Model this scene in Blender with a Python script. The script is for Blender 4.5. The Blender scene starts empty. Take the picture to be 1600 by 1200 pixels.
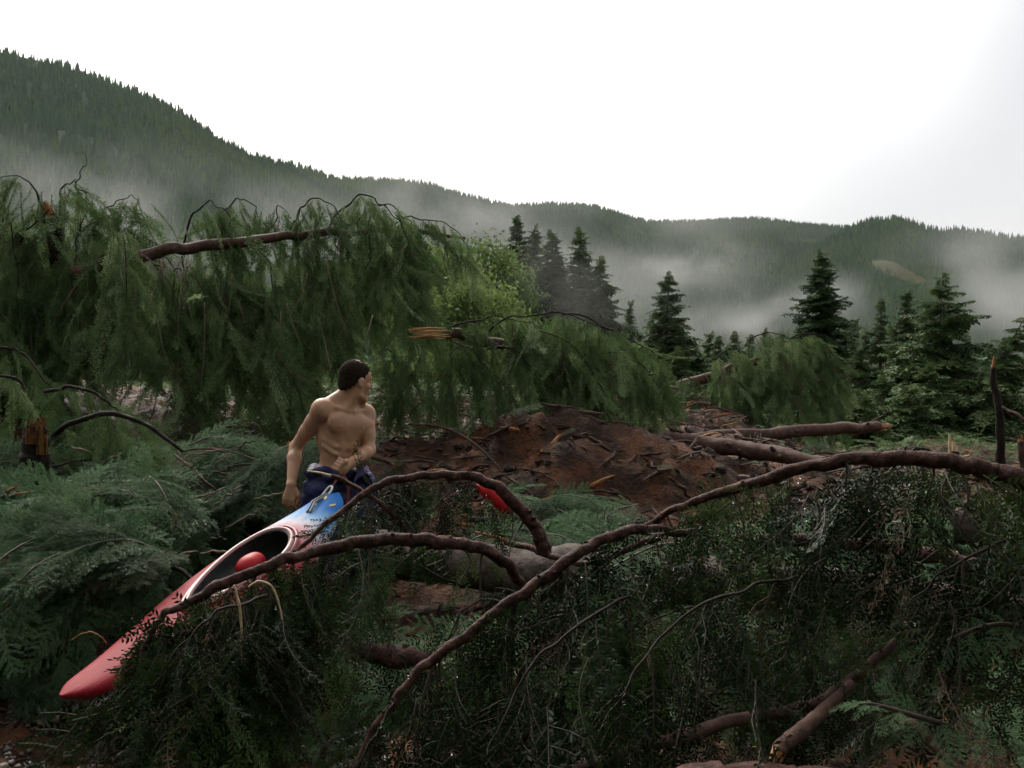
import bpy, math, random
import numpy as np
from mathutils import Vector, Matrix, Euler
R = math.radians
random.seed(7); rng = np.random.default_rng(7)
scene = bpy.context.scene
col = scene.collection

# ------------------------------------------------------------------ camera
H_CAM = 1.75; FPX = 1556.0; PITCH = math.atan(40.0 / FPX)
cam_d = bpy.data.cameras.new('camera'); cam = bpy.data.objects.new('camera', cam_d); col.objects.link(cam)
cam_d.sensor_width = 36.0; cam_d.lens = FPX / 1600.0 * 36.0
cam_d.clip_start = 0.05; cam_d.clip_end = 9000
cam.location = (0, 0, H_CAM); cam.rotation_euler = (math.pi / 2 - PITCH, 0, 0)
scene.camera = cam

# ------------------------------------------------------------------ sky, sun, exposure
SUN_EL, SUN_AZ = R(40), R(-24)                       # azimuth measured from +Y (ahead) towards +X (right)
world = bpy.data.worlds.new('World'); scene.world = world; world.use_nodes = True
wn, wl = world.node_tree.nodes, world.node_tree.links
wn.clear()
w_out = wn.new('ShaderNodeOutputWorld'); w_bg = wn.new('ShaderNodeBackground'); w_bg.inputs['Strength'].default_value = 0.1
w_sky = wn.new('ShaderNodeTexSky'); w_sky.sky_type = 'NISHITA'; w_sky.sun_disc = False
w_sky.sun_elevation = SUN_EL; w_sky.sun_rotation = SUN_AZ; w_sky.dust_density = 4.0; w_sky.air_density = 1.0
w_tc = wn.new('ShaderNodeTexCoord'); w_nz = wn.new('ShaderNodeTexNoise')
w_nz.inputs['Scale'].default_value = 1.3; w_nz.inputs['Detail'].default_value = 3.0
w_ramp = wn.new('ShaderNodeValToRGB')
w_ramp.color_ramp.elements[0].position = 0.64; w_ramp.color_ramp.interpolation = 'EASE'; w_ramp.color_ramp.elements[0].color = (3.1, 3.15, 3.25, 1)
w_ramp.color_ramp.elements[1].position = 1.0; w_ramp.color_ramp.elements[1].color = (13.5, 13.2, 12.6, 1)
w_mix = wn.new('ShaderNodeMixRGB'); w_mix.inputs['Fac'].default_value = 0.95     # overcast: a cloud deck over the clear sky
wl.new(w_tc.outputs['Generated'], w_nz.inputs['Vector']); 
w_dot = wn.new('ShaderNodeVectorMath'); w_dot.operation = 'DOT_PRODUCT'           # the deck is brightest where the sun stands behind it
w_dot.inputs[1].default_value = (math.sin(SUN_AZ) * math.cos(SUN_EL), math.cos(SUN_AZ) * math.cos(SUN_EL), math.sin(SUN_EL)); wl.new(w_tc.outputs['Generated'], w_dot.inputs[0])
w_add = wn.new('ShaderNodeMath'); w_add.operation = 'MULTIPLY_ADD'; w_add.inputs[1].default_value = 0.28; wl.new(w_nz.outputs['Fac'], w_add.inputs[0])
w_off = wn.new('ShaderNodeMath'); w_off.operation = 'SUBTRACT'; w_off.inputs[1].default_value = 0.145; wl.new(w_dot.outputs['Value'], w_off.inputs[0])
wl.new(w_off.outputs[0], w_add.inputs[2]); wl.new(w_add.outputs[0], w_ramp.inputs['Fac'])
wl.new(w_sky.outputs['Color'], w_mix.inputs['Color1']); wl.new(w_ramp.outputs['Color'], w_mix.inputs['Color2'])
wl.new(w_mix.outputs['Color'], w_bg.inputs['Color']); wl.new(w_bg.outputs['Background'], w_out.inputs['Surface'])
sun_d = bpy.data.lights.new('sun', 'SUN'); sun_d.energy = 1.5; sun_d.angle = R(25); sun_d.color = (1.0, 0.95, 0.87)
sun = bpy.data.objects.new('sun', sun_d); col.objects.link(sun)
sdir = Vector((math.sin(SUN_AZ) * math.cos(SUN_EL), math.cos(SUN_AZ) * math.cos(SUN_EL), math.sin(SUN_EL)))
sun.rotation_euler = (-sdir).to_track_quat('-Z', 'Y').to_euler()
vs = scene.view_settings
vs.view_transform = 'Standard'; vs.look = 'None'; vs.gamma = 1.0; vs.use_curve_mapping = False; vs.exposure = 1.35
cy = scene.cycles
cy.use_denoising = True; cy.use_adaptive_sampling = True; cy.adaptive_threshold = 0.03; cy.max_bounces = 5; cy.diffuse_bounces = 2; cy.glossy_bounces = 2; cy.transmission_bounces = 3
cy.volume_bounces = 0; cy.transparent_max_bounces = 8; cy.volume_max_steps = 64; cy.volume_step_rate = 2.5; cy.sample_clamp_indirect = 4.0

# ------------------------------------------------------------------ helpers
def at(px, py, Y):
    """the point at depth Y (metres ahead) on the ray through photo pixel px, py"""
    u, v = (px - 800.0) / FPX, (600.0 - py) / FPX
    c, s = math.cos(PITCH), math.sin(PITCH)
    dy = c + v * s; dz = -s + v * c
    t = Y / dy
    return Vector((u * t, Y, H_CAM + dz * t))

def _h(ix, iy, iz, seed):
    n = (ix.astype(np.int64) * 374761393 + iy.astype(np.int64) * 668265263 + iz.astype(np.int64) * 2147483647 + seed * 974711) & 0x7fffffff
    n = ((n ^ (n >> 13)) * 1274126177) & 0x7fffffff
    n = n ^ (n >> 16)
    return (n & 0xffff) / 65535.0
def vnoise(x, y, z=0.0, seed=0):
    x, y, z = np.broadcast_arrays(np.asarray(x, float), np.asarray(y, float), np.asarray(z, float))
    ix, iy, iz = np.floor(x), np.floor(y), np.floor(z)
    fx, fy, fz = x - ix, y - iy, z - iz
    fx = fx * fx * (3 - 2 * fx); fy = fy * fy * (3 - 2 * fy); fz = fz * fz * (3 - 2 * fz)
    def c(a, b, d): return _h(ix + a, iy + b, iz + d, seed)
    def l(a, b, t): return a + (b - a) * t
    return l(l(l(c(0,0,0), c(1,0,0), fx), l(c(0,1,0), c(1,1,0), fx), fy),
             l(l(c(0,0,1), c(1,0,1), fx), l(c(0,1,1), c(1,1,1), fx), fy), fz) - 0.5
def fbm(x, y, z=0.0, octs=4, seed=0):
    r, a, k = 0.0, 1.0, 1.0
    for o in range(octs):
        r = r + a * vnoise(np.asarray(x) * k, np.asarray(y) * k, np.asarray(z) * k, seed + o * 17); a *= 0.5; k *= 2.03
    return r

class MB:
    """collects shapes that become ONE mesh object"""
    def __init__(self): self.v = []; self.f = []
    def add(self, v, f):
        b = len(self.v); self.v.extend([tuple(p) for p in v]); self.f.extend([tuple(i + b for i in q) for q in f]); return self
    def mesh(self, name, mat, smooth=True):
        m = bpy.data.meshes.new(name); m.from_pydata(self.v, [], self.f); m.update()
        if mat: m.materials.append(mat)
        if smooth: m.polygons.foreach_set('use_smooth', [True] * len(m.polygons))
        return m
    def build(self, name, mat, parent=None, smooth=True):
        return link(name, self.mesh(name, mat, smooth), parent)
def link(name, data, parent=None, **props):
    o = bpy.data.objects.new(name, data); col.objects.link(o)
    if parent is not None:
        o.parent = parent; o.matrix_parent_inverse = Matrix.Translation(-parent.location)
    for k, v in props.items(): o[k] = v
    return o
def thing(name, label, cat, loc, group=None):
    o = bpy.data.objects.new(name, None); col.objects.link(o); o.location = loc; o.empty_display_size = 0.1
    tag(o, label, cat, group); return o
def tag(o, label, cat, group=None):
    o['label'] = label; o['category'] = cat
    if group: o['group'] = group
    return o
def np_mesh(name, V, F, mat, smooth=False):
    """fast mesh from arrays: V (n,3), F (m,k) with k = 3 or 4"""
    m = bpy.data.meshes.new(name); V = np.asarray(V, np.float32); F = np.asarray(F, np.int32)
    m.vertices.add(len(V)); m.vertices.foreach_set('co', V.ravel())
    k = F.shape[1]; m.loops.add(F.size); m.loops.foreach_set('vertex_index', F.ravel())
    m.polygons.add(len(F)); m.polygons.foreach_set('loop_start', np.arange(0, F.size, k, dtype=np.int32))
    if smooth: m.polygons.foreach_set('use_smooth', np.ones(len(F), bool))
    m.update(calc_edges=True); m.validate()
    if mat: m.materials.append(mat)
    return m
def crom(pts, n):
    """Catmull-Rom resample of points (and any extra columns) to n samples per span"""
    P = [np.asarray(p, float) for p in pts]; P = [2 * P[0] - P[1]] + P + [2 * P[-1] - P[-2]]
    out = []
    for i in range(1, len(P) - 2):
        for k in range(n):
            t = k / n; a, b, c, d = P[i-1], P[i], P[i+1], P[i+2]
            out.append(0.5 * (2*b + (c-a)*t + (2*a-5*b+4*c-d)*t*t + (3*b-a-3*c+d)*t**3))
    out.append(P[-2]); return np.array(out)
def tube(path, radii, seg=8, rough=0.0, cap=True, seed=0):
    path = np.asarray(path, float); n = len(path)
    radii = np.interp(np.linspace(0, 1, n), np.linspace(0, 1, len(radii)), radii)
    T = np.gradient(path, axis=0); T /= np.linalg.norm(T, axis=1)[:, None] + 1e-9
    u = np.cross(T[0], (0.13, 0.31, 0.94)); u /= np.linalg.norm(u)
    ang = 2 * math.pi * np.arange(seg) / seg; ca, sa = np.cos(ang), np.sin(ang); rad = np.repeat(radii[:, None], seg, 1)
    if rough:
        ii = np.arange(n)[:, None]
        rad = rad * (1 + rough * 2 * (vnoise(ii * 0.16 + seed, ca * 1.3 + 9, sa * 1.3, 5) + .5 * vnoise(ii * 0.5 + seed, ca * 3 + 9, sa * 3, 6)))
    V = []
    for i in range(n):
        u = u - T[i] * np.dot(u, T[i]); u /= np.linalg.norm(u) + 1e-9; w = np.cross(T[i], u)
        V.extend((path[i] + (np.outer(ca, u) + np.outer(sa, w)) * rad[i][:, None]).tolist())
    F = [(i*seg+k, i*seg+(k+1) % seg, (i+1)*seg+(k+1) % seg, (i+1)*seg+k) for i in range(n-1) for k in range(seg)]
    if cap: F.append(tuple(range(seg))[::-1]); F.append(tuple((n-1)*seg + k for k in range(seg)))
    return V, F
def eul(X, N):
    """Euler angles (n,3) that turn +X to X and +Z as near as possible to N"""
    X = X / (np.linalg.norm(X, axis=1)[:, None] + 1e-9)
    Yv = np.cross(N, X); bad = np.linalg.norm(Yv, axis=1) < 1e-4
    Yv[bad] = np.cross(np.array([0.3, 0.9, 0.2]), X[bad]); Yv /= np.linalg.norm(Yv, axis=1)[:, None] + 1e-9
    Z = np.cross(X, Yv)
    return np.stack([np.arctan2(Yv[:, 2], Z[:, 2]), np.arcsin(np.clip(-X[:, 2], -1, 1)), np.arctan2(X[:, 1], X[:, 0])], 1)
_ORD = 'zeroth first second third fourth fifth sixth seventh eighth ninth tenth eleventh twelfth thirteenth fourteenth fifteenth sixteenth seventeenth eighteenth nineteenth twentieth'.split()
def ordinal(k):
    return _ORD[k] if k <= 20 else 'thirtieth' if k == 30 else ('twenty-' if k < 30 else 'thirty-') + _ORD[k % 10]
_gn = {}
def gn_tree(protos):
    key = tuple(p.name for p in protos)
    if key in _gn: return _gn[key]
    g = bpy.data.node_groups.new('scatter', 'GeometryNodeTree')
    g.interface.new_socket('Geometry', in_out='INPUT', socket_type='NodeSocketGeometry')
    g.interface.new_socket('Geometry', in_out='OUTPUT', socket_type='NodeSocketGeometry')
    N, L = g.nodes, g.links
    gi, go, jn = N.new('NodeGroupInput'), N.new('NodeGroupOutput'), N.new('GeometryNodeJoinGeometry')
    def attr(nm, ty):
        a = N.new('GeometryNodeInputNamedAttribute'); a.data_type = ty; a.inputs['Name'].default_value = nm; return a.outputs['Attribute']
    e2r = N.new('FunctionNodeEulerToRotation'); L.new(attr('rot', 'FLOAT_VECTOR'), e2r.inputs[0])
    sc, pid = attr('scl', 'FLOAT_VECTOR'), attr('pid', 'INT')
    for k, p in enumerate(protos):
        oi = N.new('GeometryNodeObjectInfo'); oi.inputs['Object'].default_value = p
        cmp = N.new('FunctionNodeCompare'); cmp.data_type = 'INT'; cmp.operation = 'EQUAL'
        ii = [s for s in cmp.inputs if s.type == 'INT']; L.new(pid, ii[0]); ii[1].default_value = k
        ip = N.new('GeometryNodeInstanceOnPoints')
        L.new(gi.outputs[0], ip.inputs['Points']); L.new(cmp.outputs[0], ip.inputs['Selection']); L.new(oi.outputs['Geometry'], ip.inputs['Instance'])
        L.new(e2r.outputs[0], ip.inputs['Rotation']); L.new(sc, ip.inputs['Scale']); L.new(ip.outputs[0], jn.inputs[0])
    L.new(jn.outputs[0], go.inputs[0]); _gn[key] = g; return g
def scatter(name, protos, P, E, S, parent=None, pid=None, **props):
    P = np.asarray(P, np.float32); n = len(P)
    S = np.asarray(S, np.float32)
    if S.ndim == 1: S = np.repeat(S[:, None], 3, 1)
    m = bpy.data.meshes.new(name); m.vertices.add(n); m.vertices.foreach_set('co', P.ravel())
    m.attributes.new('rot', 'FLOAT_VECTOR', 'POINT').data.foreach_set('vector', np.asarray(E, np.float32).ravel())
    m.attributes.new('scl', 'FLOAT_VECTOR', 'POINT').data.foreach_set('vector', S.ravel())
    pid = rng.integers(0, len(protos), n) if pid is None else pid
    m.attributes.new('pid', 'INT', 'POINT').data.foreach_set('value', np.asarray(pid, np.int32))
    m.update()
    for mt in protos[0].data.materials: m.materials.append(mt)
    o = link(name, m, parent, kind='stuff', **props)
    md = o.modifiers.new('scatter', 'NODES'); md.node_group = gn_tree(protos); return o
def proto(name, mesh):
    return bpy.data.objects.new(name, mesh)            # source mesh for scatter(), itself not in the scene

# ------------------------------------------------------------------ materials
def _mat(name):
    m = bpy.data.materials.new(name); m.use_nodes = True; n = m.node_tree.nodes; l = m.node_tree.links
    return m, n, l, n['Principled BSDF'], n['Material Output']
def noise_ramp(n, l, scale, stops, detail=6.0, coord='Object', stretch=None, rough=0.6):
    tc = n.new('ShaderNodeTexCoord'); src = tc.outputs[coord]
    if stretch:
        mp = n.new('ShaderNodeMapping'); mp.inputs['Scale'].default_value = stretch; l.new(src, mp.inputs['Vector']); src = mp.outputs['Vector']
    nz = n.new('ShaderNodeTexNoise'); nz.inputs['Scale'].default_value = scale; nz.inputs['Detail'].default_value = detail
    nz.inputs['Roughness'].default_value = rough
    rp = n.new('ShaderNodeValToRGB'); l.new(src, nz.inputs['Vector']); l.new(nz.outputs['Fac'], rp.inputs['Fac'])
    e = rp.color_ramp.elements
    while len(e) < len(stops): e.new(0.5)
    for k, (p, c) in enumerate(stops): e[k].position = p; e[k].color = (*c, 1)
    return nz, rp
def surf(name, stops, scale=8.0, rough=0.6, bump=0.3, bscale=40.0, spec=0.5, stretch=None, bdist=0.01, coat=0.0):
    m, n, l, b, o = _mat(name)
    nz, rp = noise_ramp(n, l, scale, stops, stretch=stretch); l.new(rp.outputs['Color'], b.inputs['Base Color'])
    b.inputs['Roughness'].default_value = rough; b.inputs['Specular IOR Level'].default_value = spec
    b.inputs['Coat Weight'].default_value = coat; b.inputs['Coat Roughness'].default_value = 0.15
    if bump:
        nb, _ = noise_ramp(n, l, bscale, [(0, (0,0,0)), (1, (1,1,1))], stretch=stretch)
        bp = n.new('ShaderNodeBump'); bp.inputs['Strength'].default_value = bump; bp.inputs['Distance'].default_value = bdist
        l.new(nb.outputs['Fac'], bp.inputs['Height']); l.new(bp.outputs['Normal'], b.inputs['Normal'])
    return m
def leaf(name, cols, rough=0.55, trans=0.22, scale=0.6, spec=0.10, back=None):
    """needle foliage: colour varies by clump (object noise) and by spray (random per instance)"""
    m, n, l, b, o = _mat(name)
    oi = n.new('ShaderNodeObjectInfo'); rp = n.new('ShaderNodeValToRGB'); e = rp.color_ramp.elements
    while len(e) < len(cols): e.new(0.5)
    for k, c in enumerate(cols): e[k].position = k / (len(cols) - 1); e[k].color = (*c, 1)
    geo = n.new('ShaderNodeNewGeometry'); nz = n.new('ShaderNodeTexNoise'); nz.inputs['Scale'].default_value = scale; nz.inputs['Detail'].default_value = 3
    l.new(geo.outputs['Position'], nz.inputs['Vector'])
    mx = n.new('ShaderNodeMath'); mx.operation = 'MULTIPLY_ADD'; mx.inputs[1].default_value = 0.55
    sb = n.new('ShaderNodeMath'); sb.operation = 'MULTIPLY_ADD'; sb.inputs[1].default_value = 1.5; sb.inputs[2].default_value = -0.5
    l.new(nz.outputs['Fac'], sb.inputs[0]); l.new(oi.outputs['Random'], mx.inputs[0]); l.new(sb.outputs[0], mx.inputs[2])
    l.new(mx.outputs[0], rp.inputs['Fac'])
    c_out = rp.outputs['Color']
    if back:
        mb = n.new('ShaderNodeMixRGB'); l.new(geo.outputs['Backfacing'], mb.inputs['Fac']); l.new(c_out, mb.inputs['Color1'])
        mb.inputs['Color2'].default_value = (*back, 1); c_out = mb.outputs['Color']
    l.new(c_out, b.inputs['Base Color']); b.inputs['Roughness'].default_value = rough; b.inputs['Specular IOR Level'].default_value = spec
    if trans:
        tr = n.new('ShaderNodeBsdfTranslucent'); l.new(c_out, tr.inputs['Color'])
        ms = n.new('ShaderNodeMixShader'); ms.inputs['Fac'].default_value = trans
        l.new(b.outputs[0], ms.inputs[1]); l.new(tr.outputs[0], ms.inputs[2]); l.new(ms.outputs[0], o.inputs['Surface'])
    return m
def volume(name, color, density, aniso=0.2):
    m, n, l, b, o = _mat(name); n.remove(b)
    v = n.new('ShaderNodeVolumePrincipled'); v.inputs['Color'].default_value = (*color, 1); v.inputs['Density'].default_value = density
    v.inputs['Anisotropy'].default_value = aniso; l.new(v.outputs[0], o.inputs['Volume']); return m, n, l, v
# ------------------------------------------------------------------ ground
def ground(x, y, fine=True):
    x = np.asarray(x, float); y = np.asarray(y, float)
    z = np.interp(y, [-30, 0, 4.5, 6.5, 8, 10, 12, 15, 19, 24, 32, 45, 80, 200, 500, 5000],
                     [0.1, 0.0, 0.0, 0.10, 0.34, 0.62, 0.80, 0.98, 1.05, 0.6, -1.0, -3.2, -9, -18, -25, -25])
    z = z + 0.36 * np.exp(-(((x - 0.30) / 1.05) ** 2 + ((y - 9.7) / 0.8) ** 2)) * (1 + 1.3 * fbm(x * 2.0, y * 2.0, 0, 4, 3))
    z = z + 0.28 * np.exp(-(((x - 1.5) / 0.8) ** 2 + ((y - 9.6) / 0.5) ** 2))
    z = z + 0.25 * np.exp(-(((x + 2.6) / 1.6) ** 2 + ((y - 3.6) / 0.9) ** 2))          # mud bank under the bow
    z = z + 0.9 * np.exp(-(((x + 6.5) / 3.0) ** 2 + ((y - 10.5) / 3.0) ** 2))
    z = z - 1.1 * np.clip((y - 9.5) / 5.0, 0, 1) * np.clip((x - 1.9 - 0.08 * y) / 2.2, 0, 1)      # the ground falls away to the right
    amp = np.clip(1 - (np.abs(y - 8) - 14) / 20, 0.0, 1)
    z = z + amp * 0.30 * fbm(x * 0.55, y * 0.55, 0, 3, 11)
    if fine: z = z + amp * (0.16 * fbm(x * 2.6, y * 2.6, 0, 4, 23) + 0.11 * np.abs(fbm(x * 6, y * 6, 0, 4, 31)))
    pud = np.exp(-(((x + 1.15) / 0.75) ** 2 + ((y - 4.85) / 0.35) ** 2))
    z = z - 0.16 * pud
    return z
def gz(x, y): return float(ground(x, y))

m_mud = surf('wet_mud', [(0.30, (0.014, 0.008, 0.005)), (0.44, (0.040, 0.020, 0.012)), (0.55, (0.082, 0.037, 0.020)), (0.66, (0.145, 0.056, 0.026)), (0.76, (0.15, 0.095, 0.060))],
             scale=3.2, rough=0.62, bump=0.9, bscale=26, bdist=0.06, spec=0.10)
def axis(lo, hi, n, fine_lo, fine_hi, step):
    f = np.arange(fine_lo, fine_hi, step)
    a = fine_lo - np.geomspace(step, fine_lo - lo, n)[::-1]; b = fine_hi + np.geomspace(step, hi - fine_hi, n)
    return np.concatenate([a, f, b])
gx = axis(-4000, 4000, 60, -9, 9, 0.055); gy = axis(-60, 5000, 60, 3.2, 19, 0.055)
GX, GY = np.meshgrid(gx, gy); GZ = ground(GX, GY)
nx, ny = len(gx), len(gy); I = np.arange(nx * ny).reshape(ny, nx)
gF = np.stack([I[:-1, :-1], I[:-1, 1:], I[1:, 1:], I[1:, :-1]], -1).reshape(-1, 4)
g_obj = link('ground', np_mesh('ground', np.stack([GX, GY, GZ], -1).reshape(-1, 3), gF, m_mud, True), kind='structure')

# ------------------------------------------------------------------ forested hills
m_hill = surf('forest_floor', [(0.3, (0.012, 0.034, 0.018)), (0.6, (0.020, 0.050, 0.024)), (0.8, (0.035, 0.060, 0.026))], scale=0.03, spec=0.02, rough=0.95, bump=0.0)
m_far = leaf('far_conifer_green', [(0.018, 0.062, 0.034), (0.034, 0.095, 0.048), (0.060, 0.130, 0.055), (0.105, 0.165, 0.055)], rough=0.9, trans=0.0, scale=0.006, spec=0.02)
m_far_b = leaf('far_broadleaf_green', [(0.040, 0.065, 0.022), (0.065, 0.095, 0.030), (0.11, 0.12, 0.035)], rough=0.9, trans=0.0, scale=0.01, spec=0.02)
def far_conifer(seed, slim):
    r = random.Random(seed); mb = MB(); T = 9; n = 9
    for t in range(T):
        z0 = 0.06 + 0.86 * t / T; R0 = slim * (1 - (t / T)) ** 0.85 * r.uniform(0.85, 1.1) + 0.012
        z1 = z0 + 0.20 * (1 - 0.4 * t / T)
        ring = []; o = r.random() * 6.3
        for k in range(n * 2):
            a = o + math.pi * k / n; q = R0 * (r.uniform(0.8, 1.15) if k % 2 else 0.5)
            ring.append((q * math.cos(a), q * math.sin(a), z0 + (0 if k % 2 else 0.03) + r.uniform(-0.01, 0.01)))
        top = (r.uniform(-.01, .01), r.uniform(-.01, .01), min(z1, 1.0))
        mb.add(ring + [top], [(k, (k + 1) % (2 * n), 2 * n) for k in range(2 * n)])
    return mb.mesh('far_conifer', m_far, False)
def far_broadleaf(seed):
    r = np.random.default_rng(seed); V = []; F = []
    for k in range(70):
        d = r.normal(size=3); d /= np.linalg.norm(d); p = d * np.array([0.30, 0.30, 0.36]) * r.uniform(0.6, 1) + np.array([0, 0, 0.55])
        q = r.normal(size=(3, 3)) * 0.12; b = len(V); V += list(p + q); F.append((b, b + 1, b + 2))
    return np_mesh('far_broadleaf', V, F, m_far_b)
far_protos = [proto('far_conifer_source', far_conifer(s, w)) for s, w in ((1, 0.17), (2, 0.21), (3, 0.14))] + [proto('far_broadleaf_source', far_broadleaf(4))]

m_clear = surf('cut_slope_earth', [(0.38, (0.035, 0.055, 0.024)), (0.52, (0.050, 0.055, 0.026)), (0.64, (0.075, 0.055, 0.028)), (0.75, (0.045, 0.065, 0.028))], scale=0.09, rough=0.95, bump=0, spec=0.05)
def hill(name, forest_label, rows, dist, base, tree_h, density, seed, bush, clear=None):
    px = np.array([r[0] for r in rows], float); py = np.array([r[1] for r in rows], float)
    dpx, dd = zip(*dist); bpx, bb = zip(*base); ZB = -26.0
    def pos(p, t):
        D = np.interp(p, dpx, dd); B = np.interp(p, bpx, bb); row = np.interp(p, px, py)
        zr = H_CAM + (560 - row) / FPX * D - tree_h * 0.8
        d = B + (D - B) * t; x = (p - 800) / FPX * d
        tt = np.clip(t, 0, 1); z = ZB + (zr - ZB) * tt ** 1.12
        gul = fbm(x / 260 + seed, d / 320, 0, 4, seed) * 0.22 * (zr - ZB) * np.sin(np.pi * tt)
        z = z + gul - np.clip(t - 1, 0, 1) * 2.2 * (zr - ZB)
        return np.stack([x, d, z], -1)
    P, T = np.meshgrid(np.linspace(px[0], px[-1], 220), np.linspace(0, 1.25, 70)); V = pos(P, T)
    I = np.arange(P.size).reshape(P.shape); F = np.stack([I[:-1, :-1], I[:-1, 1:], I[1:, 1:], I[1:, :-1]], -1).reshape(-1, 4)
    link(name, np_mesh(name, V.reshape(-1, 3), F, m_hill, True), kind='structure')
    n = 260000; p = rng.uniform(-260, 1860, n); t = rng.uniform(0.02, 1.06, n) 
    D = np.interp(p, dpx, dd); B = np.interp(p, bpx, bb); d = B + (D - B) * t
    w = d * (D - B); keep = (rng.random(n) < w / w.max()) & (p > px[0]) & (p < px[-1])
    area = ((1860 + 260) / FPX * d * (D - B) * 1.04).mean(); want = int(area * density); p, t = p[keep][:want], t[keep][:want]
    q = pos(p, t); k = len(q)
    low = t + 0.35 * fbm(q[:, 0] / 90, q[:, 1] / 90, 0, 3, seed + 5)
    pid = np.where(low < bush, 3, rng.integers(0, 3, k)); s = tree_h * rng.uniform(0.6, 1.15, k) * np.where(pid == 3, 0.75, 1)
    E = np.stack([rng.normal(0, .03, k), rng.normal(0, .03, k), rng.uniform(0, 6.28, k)], 1)
    if clear:
        prow = 560 - (q[:, 2] - H_CAM) / q[:, 1] * FPX; ppx = 800 + q[:, 0] / q[:, 1] * FPX
        inside = ((ppx - clear[0]) / clear[2]) ** 2 + ((prow - clear[1] - 0.45 * (ppx - clear[0])) / clear[3]) ** 2 + 0.9 * fbm(ppx / 14, prow / 14, 0, 2, 4) < 1
        q, E, s, pid = q[~inside], E[~inside], s[~inside], pid[~inside]
        gt = np.linspace(.1, .98, 200); gp = pos(np.full(200, float(clear[0])), gt); rr_ = 560 - (gp[:, 2] - H_CAM) / gp[:, 1] * FPX
        PP, TT = np.meshgrid(np.linspace(clear[0] - clear[2], clear[0] + clear[2], 24), np.linspace(0, 1, 10))
        rows_ = clear[1] + 0.45 * (PP - clear[0]) + (TT - .5) * 2 * clear[3] * np.sqrt(np.clip(1 - ((PP - clear[0]) / clear[2]) ** 2, .02, 1)); T2 = np.interp(-rows_, -rr_, gt)
        CV = pos(PP, T2) + np.array([0, -2.0, 2.5]); CI = np.arange(PP.size).reshape(PP.shape); CF = np.stack([CI[:-1, :-1], CI[:-1, 1:], CI[1:, 1:], CI[1:, :-1]], -1).reshape(-1, 4)
        link('clearing', np_mesh('clearing', CV.reshape(-1, 3), CF, m_clear, True), kind='structure')
    o = scatter('forest', far_protos, q - np.array([0, 0, 1.0]), E, s, None, pid); o['label'] = forest_label; o['category'] = 'forest'
hill('hill', 'dense dark conifer forest covering the mountain from the left edge rightwards',
     [(-700, 30), (-300, 45), (0, 68), (100, 92), (200, 128), (285, 165), (340, 208), (400, 237), (470, 252), (520, 272), (600, 275), (665, 280), (740, 303), (800, 316), (870, 313),
      (930, 318), (1010, 342), (1080, 342), (1180, 337), (1260, 347), (1330, 352), (1700, 385), (2300, 400)],
     [(-700, 850), (0, 1000), (350, 1120), (500, 1350), (800, 1700), (1200, 1950), (2300, 2000)], [(-700, 330), (400, 380), (800, 520), (1300, 600), (2300, 700)], 11.5, 1 / 24.0, 3, 0.12)
hill('hill', 'dark conifer forest on the rounded hill at the right behind the brown clearing',
     [(1090, 545), (1150, 480), (1200, 430), (1260, 385), (1320, 352), (1360, 338), (1400, 334), (1440, 345), (1460, 353), (1500, 352), (1560, 362), (1640, 372), (1800, 395), (2300, 430)],
     [(1090, 1150), (2300, 1350)], [(1090, 800), (1400, 560), (2300, 520)], 11, 1 / 26.0, 9, 0.03, (1400, 428, 44, 11))

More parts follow.
